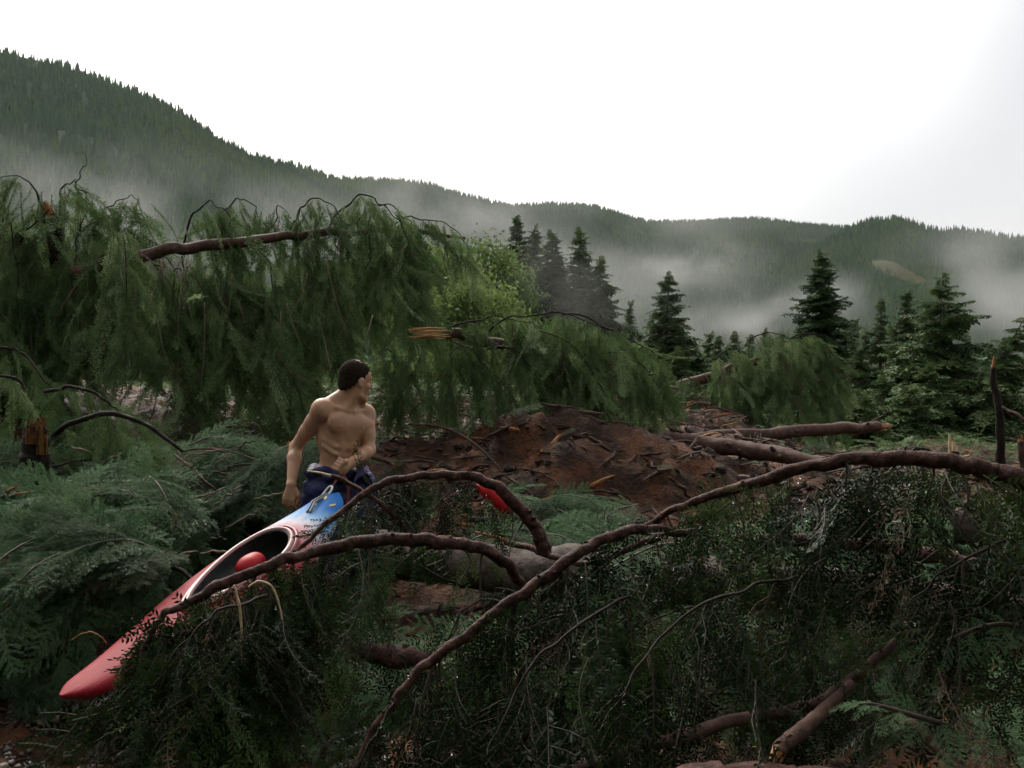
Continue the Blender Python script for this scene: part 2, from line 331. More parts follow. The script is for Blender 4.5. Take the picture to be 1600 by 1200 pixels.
# ------------------------------------------------------------------ air
hz_m, _n, _l, hz_v = volume('haze_air', (1.0, 0.985, 0.96), 0.000045, 0.1)
b = MB(); x0, x1, y0, y1, z0, z1 = -4200, 4200, -80, 5200, -27.5, 640
b.add([(x, y, z) for x in (x0, x1) for y in (y0, y1) for z in (z0, z1)], [(0,1,3,2), (4,6,7,5), (0,4,5,1), (2,3,7,6), (0,2,6,4), (1,5,7,3)])
link('haze', b.mesh('haze', hz_m, False), kind='stuff')
def mist(label, px, row, Y, rx, ry, rz, dens, scale, seed, tilt=0.0, lo=0.45):
    """a soft drifting cloud of vapour in the valley: an ellipsoid of uneven thin air"""
    m, n, l, v = volume('mist_vapour', (1.0, 0.985, 0.965), 0.0, 0.1)
    tc = n.new('ShaderNodeTexCoord'); ln = n.new('ShaderNodeVectorMath'); ln.operation = 'LENGTH'; l.new(tc.outputs['Object'], ln.inputs[0])
    fall = n.new('ShaderNodeMapRange'); fall.interpolation_type = 'SMOOTHSTEP'
    fall.inputs['From Min'].default_value = 1.0; fall.inputs['From Max'].default_value = 0.15; l.new(ln.outputs['Value'], fall.inputs['Value'])
    nz = n.new('ShaderNodeTexNoise'); nz.inputs['Scale'].default_value = scale; nz.inputs['Detail'].default_value = 3.0; nz.noise_dimensions = '4D'; nz.inputs['W'].default_value = seed
    mp = n.new('ShaderNodeMapping'); g_ = min(rx, rz * 2.2); mp.inputs['Scale'].default_value = (rx / g_, ry / g_, rz * 1.5 / g_); l.new(tc.outputs['Object'], mp.inputs['Vector']); l.new(mp.outputs[0], nz.inputs['Vector'])
    mr = n.new('ShaderNodeMapRange'); mr.inputs['From Min'].default_value = lo; mr.inputs['From Max'].default_value = 0.68; mr.inputs['To Max'].default_value = dens
    l.new(nz.outputs['Fac'], mr.inputs['Value']); mu = n.new('ShaderNodeMath'); mu.operation = 'MULTIPLY'
    l.new(mr.outputs[0], mu.inputs[0]); l.new(fall.outputs[0], mu.inputs[1]); l.new(mu.outputs[0], v.inputs['Density'])
    mb = MB(); nu, nv = 20, 11; V = []
    for j in range(nv):
        ph = math.pi * (j + 0.5) / nv
        for i in range(nu): th = 2 * math.pi * i / nu; V.append((math.sin(ph) * math.cos(th), math.sin(ph) * math.sin(th), math.cos(ph)))
    F = [(j*nu+i, j*nu+(i+1) % nu, (j+1)*nu+(i+1) % nu, (j+1)*nu+i) for j in range(nv-1) for i in range(nu)] + [tuple(range(nu))[::-1], tuple((nv-1)*nu+i for i in range(nu))]
    F = [f[::-1] for f in F]
    mb.add(V, F)
    o = link('mist', mb.mesh('mist', m, False), kind='stuff'); o.location = at(px, row, Y); o.scale = (rx, ry, rz); o.rotation_euler = (0, tilt, 0)
    tag(o, label, 'mist')
# unseen conifers added behind the viewer to shade the foreground
nb = 330; bx_, by_ = rng.uniform(-55, 55, nb), -4.8 - 34 * rng.random(nb) ** 1.6
o = scatter('forest', far_protos, np.stack([bx_, by_, np.full(nb, -0.3)], 1), np.stack([np.zeros(nb), np.zeros(nb), rng.uniform(0, 6.28, nb)], 1), rng.uniform(11, 16, nb), None, rng.integers(0, 3, nb))
tag(o, 'conifers added unseen behind the viewer to shade the foreground', 'forest')
mist('long grey mist bank drifting across the foot of the left mountain', 330, 350, 420, 170, 110, 34, 0.005, 1.8, 1.0, R(8))
mist('broad pale mist rising behind the standing conifers in the middle', 900, 400, 620, 190, 120, 75, 0.006, 1.5, 4.0)
mist('bright mist plume low in the valley right of the lone conifer', 1190, 515, 260, 42, 30, 15, 0.035, 1.4, 7.0, R(-15))
mist('pale mist filling the valley at the right edge', 1580, 470, 330, 62, 60, 36, 0.016, 1.3, 11.0)
mist('thin veil of mist drifting round the middle conifers', 850, 455, 29, 5.0, 2.4, 3.2, 0.07, 1.2, 31.0)
mist('small mist wisp on the dark slope above the lone conifer', 1075, 415, 520, 40, 40, 18, 0.016, 1.5, 15.0, R(-10))
mist('thin mist veil on the ridge shoulder above the big fallen hemlock', 700, 315, 900, 150, 90, 45, 0.006, 1.4, 21.0, R(10))
# ------------------------------------------------------------------ needle sprays (source meshes for foliage)
def spray(name, mat, seed, L, step, side, nlen, nwid, nstep, ang=48, droop=0.25, curl=0.12, twig=0.0018, flat=0.35, mtwig=None, taper=0.75, rows=2):
    """pinnate needle spray along +X lying about the XY plane; droop bends side shoots to -Z"""
    r = random.Random(seed); V = []; F = []; TV = MB()
    def needles(p0, p1, d, s):
        n = max(1, int((p1 - p0).length / nstep))
        for i in range(n):
            p = p0.lerp(p1, (i + 0.5) / n); l = nlen * r.uniform(0.55, 1.25) * (1 - 0.35 * i / n)
            for sd in ((1, -1) if rows == 2 else (1, -1, 0)):
                side_v = Vector((-d.y, d.x, 0)).normalized() if abs(d.z) < 0.95 else Vector((0, 1, 0))
                up = d.cross(side_v)
                q = (d * r.uniform(0.45, 0.9) + side_v * (sd * r.uniform(0.7, 1.0)) + up * (r.uniform(-flat, flat) + (0.9 if sd == 0 else 0))).normalized()
                w = q.cross(Vector((r.uniform(-.5, .5), r.uniform(-.5, .5), 1))).normalized() * (nwid * 0.5)
                b = len(V); V.extend([p, p + q * l * 0.5 + w, p + q * l, p + q * l * 0.5 - w]); F.append((b, b+1, b+2, b+3))
    N = max(3, int(L / step)); pts = []
    ph = r.uniform(0, 6)
    for i in range(N + 1):
        t = i / N; pts.append(Vector((L * t, curl * L * 0.4 * math.sin(ph + 3 * t) * t, -curl * L * t * t)))
    TV.add(*tube([tuple(p) for p in pts], [twig, twig * 0.4], 4, cap=False))
    for i in range(N):
        d = (pts[i+1] - pts[i]).normalized(); needles(pts[i], pts[i+1], d, 1)
        if i == 0: continue
        t = i / N; sl = side * (1 - taper * t) * r.uniform(0.65, 1.15) * min(1, 0.45 + t * 4)
        for sd in (1, -1):
            if r.random() < 0.12: continue
            a = R(ang + r.uniform(-12, 12)) * sd
            dd = Vector((math.cos(a), math.sin(a), r.uniform(-0.1, 0.1) - droop * 0.5)).normalized()
            mid = pts[i] + dd * sl * 0.5; d2 = (dd + Vector((0.25, 0, -droop))).normalized(); end = mid + d2 * sl * 0.5
            TV.add(*tube([tuple(pts[i]), tuple(mid), tuple(end)], [twig * 0.6, twig * 0.3], 3, cap=False))
            needles(pts[i], mid, dd, 1); needles(mid, end, d2, 1)
    m = np_mesh(name, np.array([tuple(v) for v in V] + TV.v), np.array(F + [tuple(i + len(V) for i in q) for q in TV.f]), mat)
    if mtwig:
        m.materials.append(mtwig); idx = np.zeros(len(m.polygons), np.int32); idx[len(F):] = 1; m.polygons.foreach_set('material_index', idx)
    return m
m_twig = surf('twig_bark', [(0.3, (0.035, 0.022, 0.016)), (0.7, (0.075, 0.045, 0.030))], scale=30, bump=0, rough=0.7)
m_hem = leaf('hemlock_needles', [(0.003, 0.007, 0.002), (0.009, 0.020, 0.006), (0.028, 0.056, 0.014), (0.095, 0.150, 0.042)], scale=2.2, trans=0.12)  # foreground shade is partly put into these near-black needle colours
m_hem2 = leaf('fallen_hemlock_needles', [(0.030, 0.066, 0.020), (0.078, 0.142, 0.044), (0.138, 0.210, 0.078), (0.22, 0.295, 0.14)], scale=1.5, trans=0.4)
m_fir = leaf('fir_needles', [(0.016, 0.046, 0.015), (0.046, 0.108, 0.040), (0.105, 0.195, 0.085), (0.19, 0.285, 0.155)], scale=1.3, back=(0.13, 0.17, 0.12))
m_con = leaf('standing_conifer_needles', [(0.030, 0.068, 0.024), (0.056, 0.106, 0.036), (0.088, 0.140, 0.048), (0.125, 0.175, 0.064)], scale=0.25, trans=0.15)
m_broad = leaf('broadleaf_leaves', [(0.075, 0.125, 0.032), (0.12, 0.18, 0.05), (0.18, 0.24, 0.085)], scale=0.4, trans=0.5)
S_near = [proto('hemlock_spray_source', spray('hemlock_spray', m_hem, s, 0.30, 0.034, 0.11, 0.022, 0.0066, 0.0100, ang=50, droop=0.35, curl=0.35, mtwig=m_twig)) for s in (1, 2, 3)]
S_mid = [proto('hemlock_strand_source', spray('hemlock_strand', m_hem2, s, 0.56, 0.042, 0.15, 0.042, 0.010, 0.018, ang=32, droop=0.2, curl=0.22, twig=0.003, mtwig=m_twig)) for s in (4, 5, 6)]
m_dead = leaf('dead_brown_needles', [(0.05, 0.028, 0.012), (0.10, 0.055, 0.024), (0.15, 0.095, 0.045)], scale=1.5, trans=0.1)
S_fir = [proto('fir_spray_source', spray('fir_spray', m_fir, s, 0.42, 0.045, 0.21, 0.022, 0.0050, 0.0072, ang=52, droop=0.22, curl=0.25, twig=0.0025, mtwig=m_twig, rows=3)) for s in (7, 8, 9)]
S_con = [proto('conifer_bough_source', spray('conifer_bough', m_con, s, 1.0, 0.075, 0.42, 0.14, 0.055, 0.055, ang=50, droop=0.5, curl=0.22, twig=0.008, mtwig=m_twig)) for s in (10, 11, 12)]
S_near.append(proto('dead_spray_source', spray('dead_spray', m_dead, 21, 0.28, 0.034, 0.10, 0.018, 0.004, 0.016, ang=50, droop=0.4, curl=0.35, mtwig=m_twig)))
S_mid.append(proto('dead_strand_source', spray('dead_strand', m_dead, 22, 0.52, 0.045, 0.14, 0.035, 0.007, 0.030, ang=34, droop=0.3, curl=0.25, twig=0.004, mtwig=m_twig)))
S_fir.append(proto('dead_fir_source', spray('dead_fir', m_dead, 23, 0.40, 0.045, 0.20, 0.020, 0.004, 0.014, ang=52, droop=0.3, curl=0.3, twig=0.003, mtwig=m_twig)))
def pick(n, r=rng): return r.choice(4, n, p=[.325, .32, .31, .045])

# ------------------------------------------------------------------ standing trees
m_trunk = surf('conifer_bark', [(0.3, (0.045, 0.032, 0.024)), (0.7, (0.10, 0.075, 0.055))], scale=12, bump=0.5, rough=0.85, stretch=(1, 1, 0.2))
m_trunk_pale = surf('pale_lichen_bark', [(0.3, (0.12, 0.10, 0.08)), (0.7, (0.26, 0.23, 0.19))], scale=12, bump=0.5, rough=0.85)
def conifer(px, row, Y, rad, label, seed, base=None, lean=0.0, droop=0.25, bare=0.04, dens=1.0, pale=False, gap=0.0, name='conifer_tree'):
    r = np.random.default_rng(seed); top = at(px, row, Y); bx = top.x - lean * 2.0
    bz = gz(bx, Y) if base is None else base; h = top.z - bz
    t = thing(name, label, 'tree', (bx, Y, bz), 'standing conifers beyond the clearing')
    tr = 0.012 * h + 0.03
    bend = [Vector((bx + (top.x - bx) * k ** 1.5 + 0.04 * math.sin(k * 7 + seed), Y + 0.04 * math.cos(k * 5 + seed), bz - 0.2 + (h + 0.2) * k)) for k in np.linspace(0, 1, 10)]
    MB().add(*tube([tuple(v) for v in bend], [tr, tr * 0.75, tr * 0.4, 0.012], 8, 0.12)).build('trunk', m_trunk_pale if pale else m_trunk, t)
    P, X, S = [], [], []; z = bare
    while z < 0.985:
        f = (z - bare) / (1 - bare); Rr = 1.2 * rad * ((1 - f) ** 0.85) * (0.62 + 0.38 * min(1, f * 6 + 0.3)) + 0.10
        c = bend[0].lerp(bend[-1], z) if lean else Vector(tuple(np.array([tuple(v) for v in bend])[min(9, int(z * 9))])) ; c = Vector((c.x, c.y, bz + h * z))
        n = int((9 + 6 * (1 - f)) * dens); a0 = r.uniform(0, 6.28)
        for k in range(max(3, n)):
            if gap and r.random() < gap: continue
            a = a0 + 6.283 * k / n + r.normal(0, 0.25); L = Rr * r.uniform(0.62, 1.18)
            el = -droop * (1 - f) * r.uniform(0.5, 1.5) + 0.45 * f + r.normal(0, 0.22)
            P.append(c + Vector((0, 0, r.uniform(-.14, .14)))); X.append((math.cos(a) * math.cos(el), math.sin(a) * math.cos(el), math.sin(el))); S.append(L)
        z += (0.17 + 0.05 * (1 - f)) / h * r.uniform(0.7, 1.3)
    P.append(Vector((top.x, Y, top.z - 0.35))); X.append((0.02, 0, 1)); S.append(0.4)
    P = np.array([tuple(p) for p in P]); X = np.array(X); S = np.array(S); N = np.tile([0, 0, 1.0], (len(P), 1)) + r.normal(0, .15, (len(P), 3))
    sc = np.stack([S, S * 0.95 + 0.22, S * 0.95 + 0.22], 1)
    scatter('crown', S_con, P, eul(X, N), sc, t)
    return t
G = 'standing conifers beyond the clearing'
trees = [ # px, top row, Y, radius, label
 (808, 340, 34, 1.7, 'leftmost and tallest dark conifer of the misty middle group', dict()),
 (834, 350, 38, 1.9, 'dark conifer standing second in the misty middle group', dict()),
 (862, 362, 36, 2.0, 'bushy conifer with a rounded top in the misty middle group', dict(dens=1.2)),
 (905, 358, 35, 1.7, 'pointed conifer standing apart right of the rounded one in mist', dict()),
 (938, 402, 34, 1.7, 'shorter open-branched conifer at the right end of the misty group', dict(dens=.85)),
 (985, 470, 46, 1.0, 'small hazy conifer just right of the misty middle group', dict()),
 (1018, 492, 48, 0.9, 'tiny hazy conifer tucked behind the lone conifer', dict()),
 (1044, 428, 30, 1.45, 'lone dark conifer in the centre right above the drooping tree', dict()),
 (1284, 392, 33, 2.0, 'tallest ragged conifer right of centre with a broad top', dict(dens=1.25)),
 (1376, 470, 32, 0.85, 'slim spindly conifer between the two taller right-hand conifers', dict(dens=.8)),
 (1416, 455, 29, 1.15, 'narrow dark columnar conifer in the right-hand group', dict(dens=1.2)),
 (1472, 430, 26, 1.55, 'broad tiered fir with a pale bare lower trunk at right', dict(bare=.30, droop=.12, pale=True, dens=.8, gap=.1)),
 (1600, 498, 24, 1.2, 'ragged conifer leaning out at the right edge of view', dict(lean=.55, dens=.7)),
 (1548, 545, 30, 1.2, 'short conifer behind the tall broken snag at right', dict()),
]
for i, (px, row, Y, rad, lab, kw) in enumerate(trees): conifer(px, row, Y, rad, lab, 100 + i, **kw)
lows = [(975, 505, 42), (1000, 520, 38), (1070, 515, 40), (1082, 530, 34), (1122, 528, 33), (1148, 520, 37), (1172, 525, 40), (1195, 515, 44), (1222, 522, 37), (1248, 512, 42), (1060, 545, 28), (1142, 565, 27), (1215, 580, 25), (1275, 575, 27),
        (790, 440, 40), (822, 430, 41), (848, 425, 39), (880, 432, 40), (922, 445, 39), (955, 480, 36), (1335, 500, 42), (1395, 505, 40), (1442, 490, 38), (1510, 520, 36), (1535, 535, 33), (1570, 525, 38),
        (965, 512, 40), (1090, 545, 30), (1108, 520, 38), (1135, 540, 34), (1160, 560, 28), (1205, 545, 36), (1235, 560, 26), (1262, 520, 38), (1318, 525, 36), (1338, 545, 30), (1352, 520, 40),
        (1392, 540, 34), (1440, 520, 36), (1450, 570, 24), (1500, 545, 31), (1522, 590, 25), (1575, 560, 33), (1380, 590, 25), (1310, 600, 26), (1190, 590, 24), (1625, 570, 26), (1420, 605, 23), (1250, 610, 22.5), (1345, 615, 22)]
def low_kind(px, row):
    return 'small hazy conifer filling in behind the misty middle group' if px < 960 and row < 500 else 'small conifer in the low hazy thicket behind the arching boughs' if px < 1300 else 'small dark conifer in the low dense thicket at the right'
lows.sort(); low_n = {}
for i, (px, row, Y) in enumerate(lows):
    kk = low_kind(px, row); low_n[kk] = low_n.get(kk, 0) + 1
    conifer(px, row, Y, random.Random(i).uniform(0.95, 1.4), kk + ', ' + ordinal(low_n[kk]) + ' from left', 200 + i, dens=1.0, name='young_conifer', bare=0.02)
def broadleaf(px, row, Y, w, h, label, seed):
    r = np.random.default_rng(seed); top = at(px, row, Y); bz = gz(top.x, Y)
    t = thing('broadleaf_tree', label, 'tree', (top.x, Y, bz), 'pale broadleaf trees in the mist')
    mb = MB(); H = top.z - bz
    mb.add(*tube([(top.x, Y, bz - .2), (top.x + .1, Y, bz + H * .5), (top.x - .05, Y, bz + H * .92)], [0.09, 0.05, 0.015], 6))
    lobes = []
    for k in range(22):
        a = r.uniform(0, 6.28); z = r.uniform(0.25, 0.97); q = w * math.sqrt(max(0.05, 1 - ((z - .5) / .52) ** 2)) * r.uniform(.4, 1)
        e = (top.x + q * math.cos(a), Y + q * math.sin(a), bz + H * z); lobes.append(e)
        mb.add(*tube([(top.x, Y, bz + H * z * .6), ((top.x + e[0]) / 2, (Y + e[1]) / 2, bz + H * z * .9), e], [0.03, 0.008], 4, cap=False))
    mb.build('trunk', m_trunk, t)
    V, F = [], []
    for e in lobes:
        for k in range(420):
            d = r.normal(size=3) * np.array([.30, .30, .26]) * (0.6 + w * .35); p = np.array(e) + d; q = r.normal(size=3); q /= np.linalg.norm(q); s = np.cross(q, r.normal(size=3)); s /= np.linalg.norm(s)
            l_, w_ = r.uniform(.06, .13), r.uniform(.03, .06); b = len(V); V += [p, p + q*l_*.5 + s*w_, p + q*l_, p + q*l_*.5 - s*w_]; F.append((b, b+1, b+2, b+3))
    link('crown', np_mesh('crown', V, F, m_broad), t, kind='stuff')
broadleaf(768, 372, 31, 1.2, 0, 'pale green leafy tree left of the misty conifers', 1)
broadleaf(712, 400, 28, 1.7, 0, 'wide yellow-green leafy tree behind the drooping hemlock tip', 2)
broadleaf(655, 400, 30, 1.6, 0, 'leafy tree half hidden by the drooping hemlock curtain', 3)
broadleaf(748, 455, 25, 1.2, 0, 'low leafy shrub in front of the pale trees', 4)
# ------------------------------------------------------------------ timber: bark, splinters, limbs with hanging foliage
m_red = surf('wet_red_bark', [(0.28, (0.008, 0.005, 0.004)), (0.44, (0.038, 0.017, 0.013)), (0.58, (0.080, 0.034, 0.026)), (0.72, (0.17, 0.10, 0.08))], scale=34, rough=0.7, bump=1.0, bscale=75, bdist=0.008, spec=0.15)
m_grey = surf('grey_log_bark', [(0.28, (0.014, 0.010, 0.008)), (0.45, (0.042, 0.028, 0.021)), (0.60, (0.090, 0.064, 0.049)), (0.72, (0.036, 0.030, 0.017))], scale=14, spec=0.2, rough=0.75, bump=0.8, bscale=35, bdist=0.012)
m_logbrown = surf('brown_log_bark', [(0.28, (0.035, 0.018, 0.013)), (0.55, (0.085, 0.044, 0.032)), (0.8, (0.15, 0.095, 0.070))], scale=18, rough=0.7, spec=0.2, bump=0.7, bscale=45, bdist=0.01)
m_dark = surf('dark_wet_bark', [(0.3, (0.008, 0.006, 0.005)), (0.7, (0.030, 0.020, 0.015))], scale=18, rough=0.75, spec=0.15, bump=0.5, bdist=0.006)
m_split = surf('fresh_split_wood', [(0.25, (0.14, 0.050, 0.018)), (0.5, (0.30, 0.125, 0.045)), (0.75, (0.48, 0.28, 0.13))], scale=26, rough=0.6, bump=0.5, spec=0.2, bdist=0.004)
m_pale = surf('pale_stripped_wood', [(0.3, (0.40, 0.25, 0.13)), (0.7, (0.66, 0.50, 0.33))], scale=30, rough=0.6, bump=0.3, bdist=0.003)
m_torn = surf('torn_yellow_wood', [(0.3, (0.26, 0.12, 0.045)), (0.55, (0.46, 0.27, 0.12)), (0.75, (0.60, 0.42, 0.23))], scale=24, rough=0.7, bump=0.6, spec=0.1, bdist=0.004, stretch=(0.2, 1, 1))
m_stump = surf('old_torn_wood', [(0.3, (0.05, 0.024, 0.010)), (0.55, (0.15, 0.065, 0.022)), (0.75, (0.28, 0.14, 0.05))], scale=18, rough=0.8, bump=0.8, spec=0.1, bdist=0.008)
m_drop = bpy.data.materials.new('water_drop'); m_drop.use_nodes = True
_b = m_drop.node_tree.nodes['Principled BSDF']; _b.inputs['Transmission Weight'].default_value = 1.0; _b.inputs['IOR'].default_value = 1.33; _b.inputs['Roughness'].default_value = 0.0

def path3(pts, n=6, wob=0.0, seed=0):
    P = crom([tuple(at(*p)) if isinstance(p, tuple) and len(p) == 3 and p[0] > 30 or isinstance(p, tuple) and p[1] > 200 else tuple(p) for p in pts], n)
    if wob:
        s = np.arange(len(P)) * 0.45
        P = P + wob * np.stack([vnoise(s, seed, 1), vnoise(s, seed, 2), vnoise(s, seed, 3)], 1)
    return P
def path_fine(P):
    return P if len(P) > 200 else crom(list(P), 3)
def splinter(mb, p, d, r, L, seed, n=9):
    """torn wood: a fan of uneven shards standing out of a broken end"""
    rr = random.Random(seed); d = Vector(d).normalized(); u = d.orthogonal().normalized(); w = d.cross(u); p = Vector(p)
    for k in range(n):
        a = 6.283 * k / n + rr.uniform(-.3, .3); q = r * rr.uniform(0.25, 0.85); c = p + (u * math.cos(a) + w * math.sin(a)) * q
        l = L * rr.uniform(0.35, 1.0); e = c + d * l + (u * rr.uniform(-1, 1) + w * rr.uniform(-1, 1)) * r * 0.3
        b = r * rr.uniform(0.22, 0.45); s = (u * math.cos(a + 1.57) + w * math.sin(a + 1.57)) * b; o = (u * math.cos(a) + w * math.sin(a)) * b * 0.5
        c0 = c - d * r * 0.5
        mb.add([c0 + s + o, c0 - s + o, c0 - o * 1.4, e + s * .3, e - s * .25, e - o * .5], [(0, 1, 4, 3), (1, 2, 5, 4), (2, 0, 3, 5), (3, 4, 5), (2, 1, 0)])
def stick(name, label, cat, pts, radii, mat, ends=(None, None), group=None, seed=0, seg=9, wob=0.02, knots=0, parent=None):
    """a bare log, limb or stick; ends: splinter length at the first / last point"""
    P = path3(pts, 7, wob, seed)
    if parent is None: t = thing(name, label, cat, tuple(P[0]), group)
    else: t = parent
    mb = MB().add(*tube(path_fine(P), radii, seg, 0.17, seed=seed))
    rr = random.Random(seed + 50)
    for k in range(knots):
        i = rr.randrange(2, len(P) - 2); d = Vector(np.array([rr.uniform(-1, 1), rr.uniform(-1, .3), rr.uniform(-.2, 1)])).normalized(); rad = np.interp(i / len(P), np.linspace(0, 1, len(radii)), radii)
        a = Vector(P[i]); mb.add(*tube([tuple(a), tuple(a + d * rad * 1.1), tuple(a + d * rad * rr.uniform(1.25, 1.7))], [rad * .45, rad * .32, rad * .2], 6))
    mb.build('bark', mat, t)
    for e, sgn, i in ((ends[0], -1, 0), (ends[1], 1, -1)):
        if e:
            d = (P[0] - P[1]) if i == 0 else (P[-1] - P[-2]); sm = MB(); splinter(sm, P[i], d, radii[0] if i == 0 else radii[-1], e, seed + 3 + i)
            sm.build('broken_end', m_split, t, False)
    return t, P

def hang(P, t0, t1, per_m, src_len, length, width, out, rg, lean=(0, 0, 0), scale=(0.8, 1.2), gaps=0.0, gscale=3.0, jit=0.30):
    """strands hanging from a limb path: returns positions, directions, normals, scales"""
    seg = np.linalg.norm(np.diff(P, axis=0), axis=1); cum = np.concatenate([[0], np.cumsum(seg)]); tot = cum[-1]
    n = max(1, int(tot * (t1 - t0) * per_m)); o = [], [], [], []
    for k in range(n):
        f = t0 + (t1 - t0) * (k + rg.random()) / n; s = f * tot
        if gaps and vnoise(s * gscale, tot * 3.1, 0, 77) + 0.5 < gaps: continue
        i = min(len(P) - 2, max(0, np.searchsorted(cum, s) - 1)); a = (s - cum[i]) / max(seg[i], 1e-6)
        p = P[i] * (1 - a) + P[i + 1] * a; T = (P[i + 1] - P[i]) / max(seg[i], 1e-6); lat = np.cross(T, (0, 0, 1)); lat /= np.linalg.norm(lat) + 1e-6
        w = rg.normal() * width; q = p + lat * w - np.array([0, 0, abs(w) * 0.35])
        prof = math.sin(math.pi * min(1, max(0.0, (f - t0) / (t1 - t0) * 0.8 + 0.12))) ** 0.5
        Lh = length * rg.uniform(0.35, 1.1) * prof; d = np.array(lean) + T * out * rg.uniform(0, 1.2) + lat * np.sign(w) * 0.15 + rg.normal(0, 0.10, 3) + np.array([0, 0, -1.0]); d /= np.linalg.norm(d)
        z = 0.0
        while True:
            sc = rg.uniform(*scale); dd = d + rg.normal(0, jit, 3); 
            o[0].append(q.copy()); o[1].append(dd); nn = rg.normal(size=3); nn[2] *= 0.3; o[2].append(nn); o[3].append(sc)
            q = q + d * src_len * sc * 0.55; d = d + np.array([0, 0, -0.25]) + rg.normal(0, .05, 3); d /= np.linalg.norm(d); z += src_len * sc * 0.55
            if z > Lh: break
    return [np.array(x) for x in o]
def foliage(name, src, parts, parent, **kw):
    parts = [p for p in parts if len(p[0])]
    P, X, N, S = [np.concatenate([p[k] for p in parts]) for k in range(4)]
    return scatter(name, src, P, eul(X, N), S, parent, pick(len(P)), **kw)
def drops(P, parent, n, rg, size=0.0042):
    V = MB(); idx = rg.integers(0, len(P), n)
    for i in idx:
        c = P[i] + rg.normal(0, .04, 3) - np.array([0, 0, .05]); s = size * rg.uniform(.6, 1.2); g = []
        for j in range(1, 4):
            for k in range(6): g.append((c[0] + s*math.sin(math.pi*j/4)*math.cos(k*1.047), c[1] + s*math.sin(math.pi*j/4)*math.sin(k*1.047), c[2] + s*math.cos(math.pi*j/4)))
        g += [(c[0], c[1], c[2] + s), (c[0], c[1], c[2] - s)]
        V.add(g, [(j*6+k, j*6+6+k, j*6+6+(k+1) % 6, j*6+(k+1) % 6) for j in range(2) for k in range(6)] + [(k, (k+1) % 6, 18) for k in range(6)] + [(12+(k+1) % 6, 12+k, 19) for k in range(6)])
    o = V.build('water_drops', m_drop, parent); o['kind'] = 'stuff'; return o

# ------------------------------------------------------------------ the big fallen hemlock (left) and its neighbours
def fallen(name, label, trunk, radii, limbs, seed, mat=None, end=None, end_mat=None, per_m=21, length=0.7, width=0.10, src=None, slen=0.62, sc=(0.7, 1.15)):
    rg = np.random.default_rng(seed); src = src or S_mid
    P = path3(trunk, 8, 0.05, seed); t = thing(name, label, 'tree', tuple(P[0]), 'windthrown hemlocks')
    MB().add(*tube(P, radii, 10, 0.12, seed=seed)).build('trunk', mat or m_logbrown, t)
    if end:
        sm = MB(); splinter(sm, P[0], P[0] - P[1], radii[0], end, seed, 14); sm.build('broken_end', end_mat or m_split, t, False)
    for k, L in enumerate(limbs):
        pts, r0, lh = L[0], L[1], L[2]; lean = L[3] if len(L) > 3 else (0, 0, 0)
        Q = path3(pts, 6, 0.06, seed + k); o = MB().add(*tube(Q, [r0 * .75, r0 * .45, r0 * .15], 6, 0.1)).build('limb', m_dark, t)
        if lh > 0: foliage('foliage', src, [hang(Q, 0.16 if len(L) < 5 else L[4], 1.0, per_m * (1.15 if len(L) < 5 else 1.0), slen, lh, width * (1.3 if len(L) < 5 else 1.0), 0.5, rg, lean, sc)], o)
    return t, P
def bare_twigs(t, spots, seed):
    r = random.Random(seed)
    for (px, row, Y) in spots:
        a = np.array(tuple(at(px, row, Y))); L = r.uniform(.35, .9); dx = r.uniform(-.25, .25)
        MB().add(*tube(crom([a, a + np.array([dx * .3, r.uniform(-.1, .1), -L * .4]), a + np.array([dx, r.uniform(-.1, .1), -L])], 5), [.006, .004, .002], 5, .1)).build('twig', m_pale_twig, t)
m_pale_twig = surf('pale_dead_twig', [(0.3, (0.12, 0.085, 0.06)), (0.7, (0.24, 0.19, 0.14))], scale=30, bump=0, rough=0.8, spec=0.1)
rgl = np.random.default_rng(55)
limbs1 = [
 ([(285, 388, 10), (298, 340, 9.9), (322, 318, 9.8), (352, 326, 9.7), (362, 350, 9.6)], .016, .45),
 ([(322, 384, 10), (342, 340, 10.1), (372, 312, 10.2), (398, 326, 10.2), (406, 352, 10.2)], .016, .5),
 ([(420, 372, 10.2), (428, 340, 10.2), (438, 324, 10.1), (452, 340, 10.0)], .014, .35),
 ([(452, 370, 10.2), (470, 330, 10.1), (490, 314, 10.1), (520, 324, 10), (535, 360, 9.9)], .016, .6),
 ([(505, 365, 10.4), (530, 330, 10.4), (560, 303, 10.3), (595, 316, 10.2), (622, 345, 10.1), (640, 385, 10)], .018, .8),
 ([(548, 364, 10.5), (575, 325, 10.6), (610, 322, 10.7), (640, 350, 10.7), (660, 385, 10.7)], .016, .6),
 ([(590, 364, 10.7), (630, 340, 10.8), (680, 346, 10.9), (720, 366, 11.0), (742, 395, 11.0)], .014, .45)]
for k in range(24):                                            # side limbs that droop towards and away from the viewer
    u = k / 23; px = 215 + 385 * u + rgl.uniform(-12, 12); row = 404 - 38 * u; side = -1 if k % 2 else 1
    reach = rgl.uniform(0.5, 1.5); dn = rgl.uniform(60, 250) * (1 - 0.30 * max(0, u - .75) / .25); dx = rgl.uniform(-15, 60); Y0 = 10 + .7 * u
    limbs1.append(([(px, row, Y0), (px + dx * .4, row + 22, Y0 + side * reach * .5), (px + dx * .8, row + dn * .45, Y0 + side * reach * .8), (px + dx * 1.2, row + dn, Y0 + side * reach)], .014, 0.70 if u < .8 else .5, (0.18, 0, 0), 0.30))
t1_, _ = fallen('fallen_hemlock', 'large fallen hemlock with drooping green curtain, trunk raised above the man',
       [(112, 428, 9.2), (200, 403, 9.35), (300, 386, 9.5), (400, 374, 9.7), (480, 367, 10.0), (560, 363, 10.3), (640, 360, 10.8), (725, 372, 11.2)], [.062, .055, .045, .035, .016], limbs1, 31)
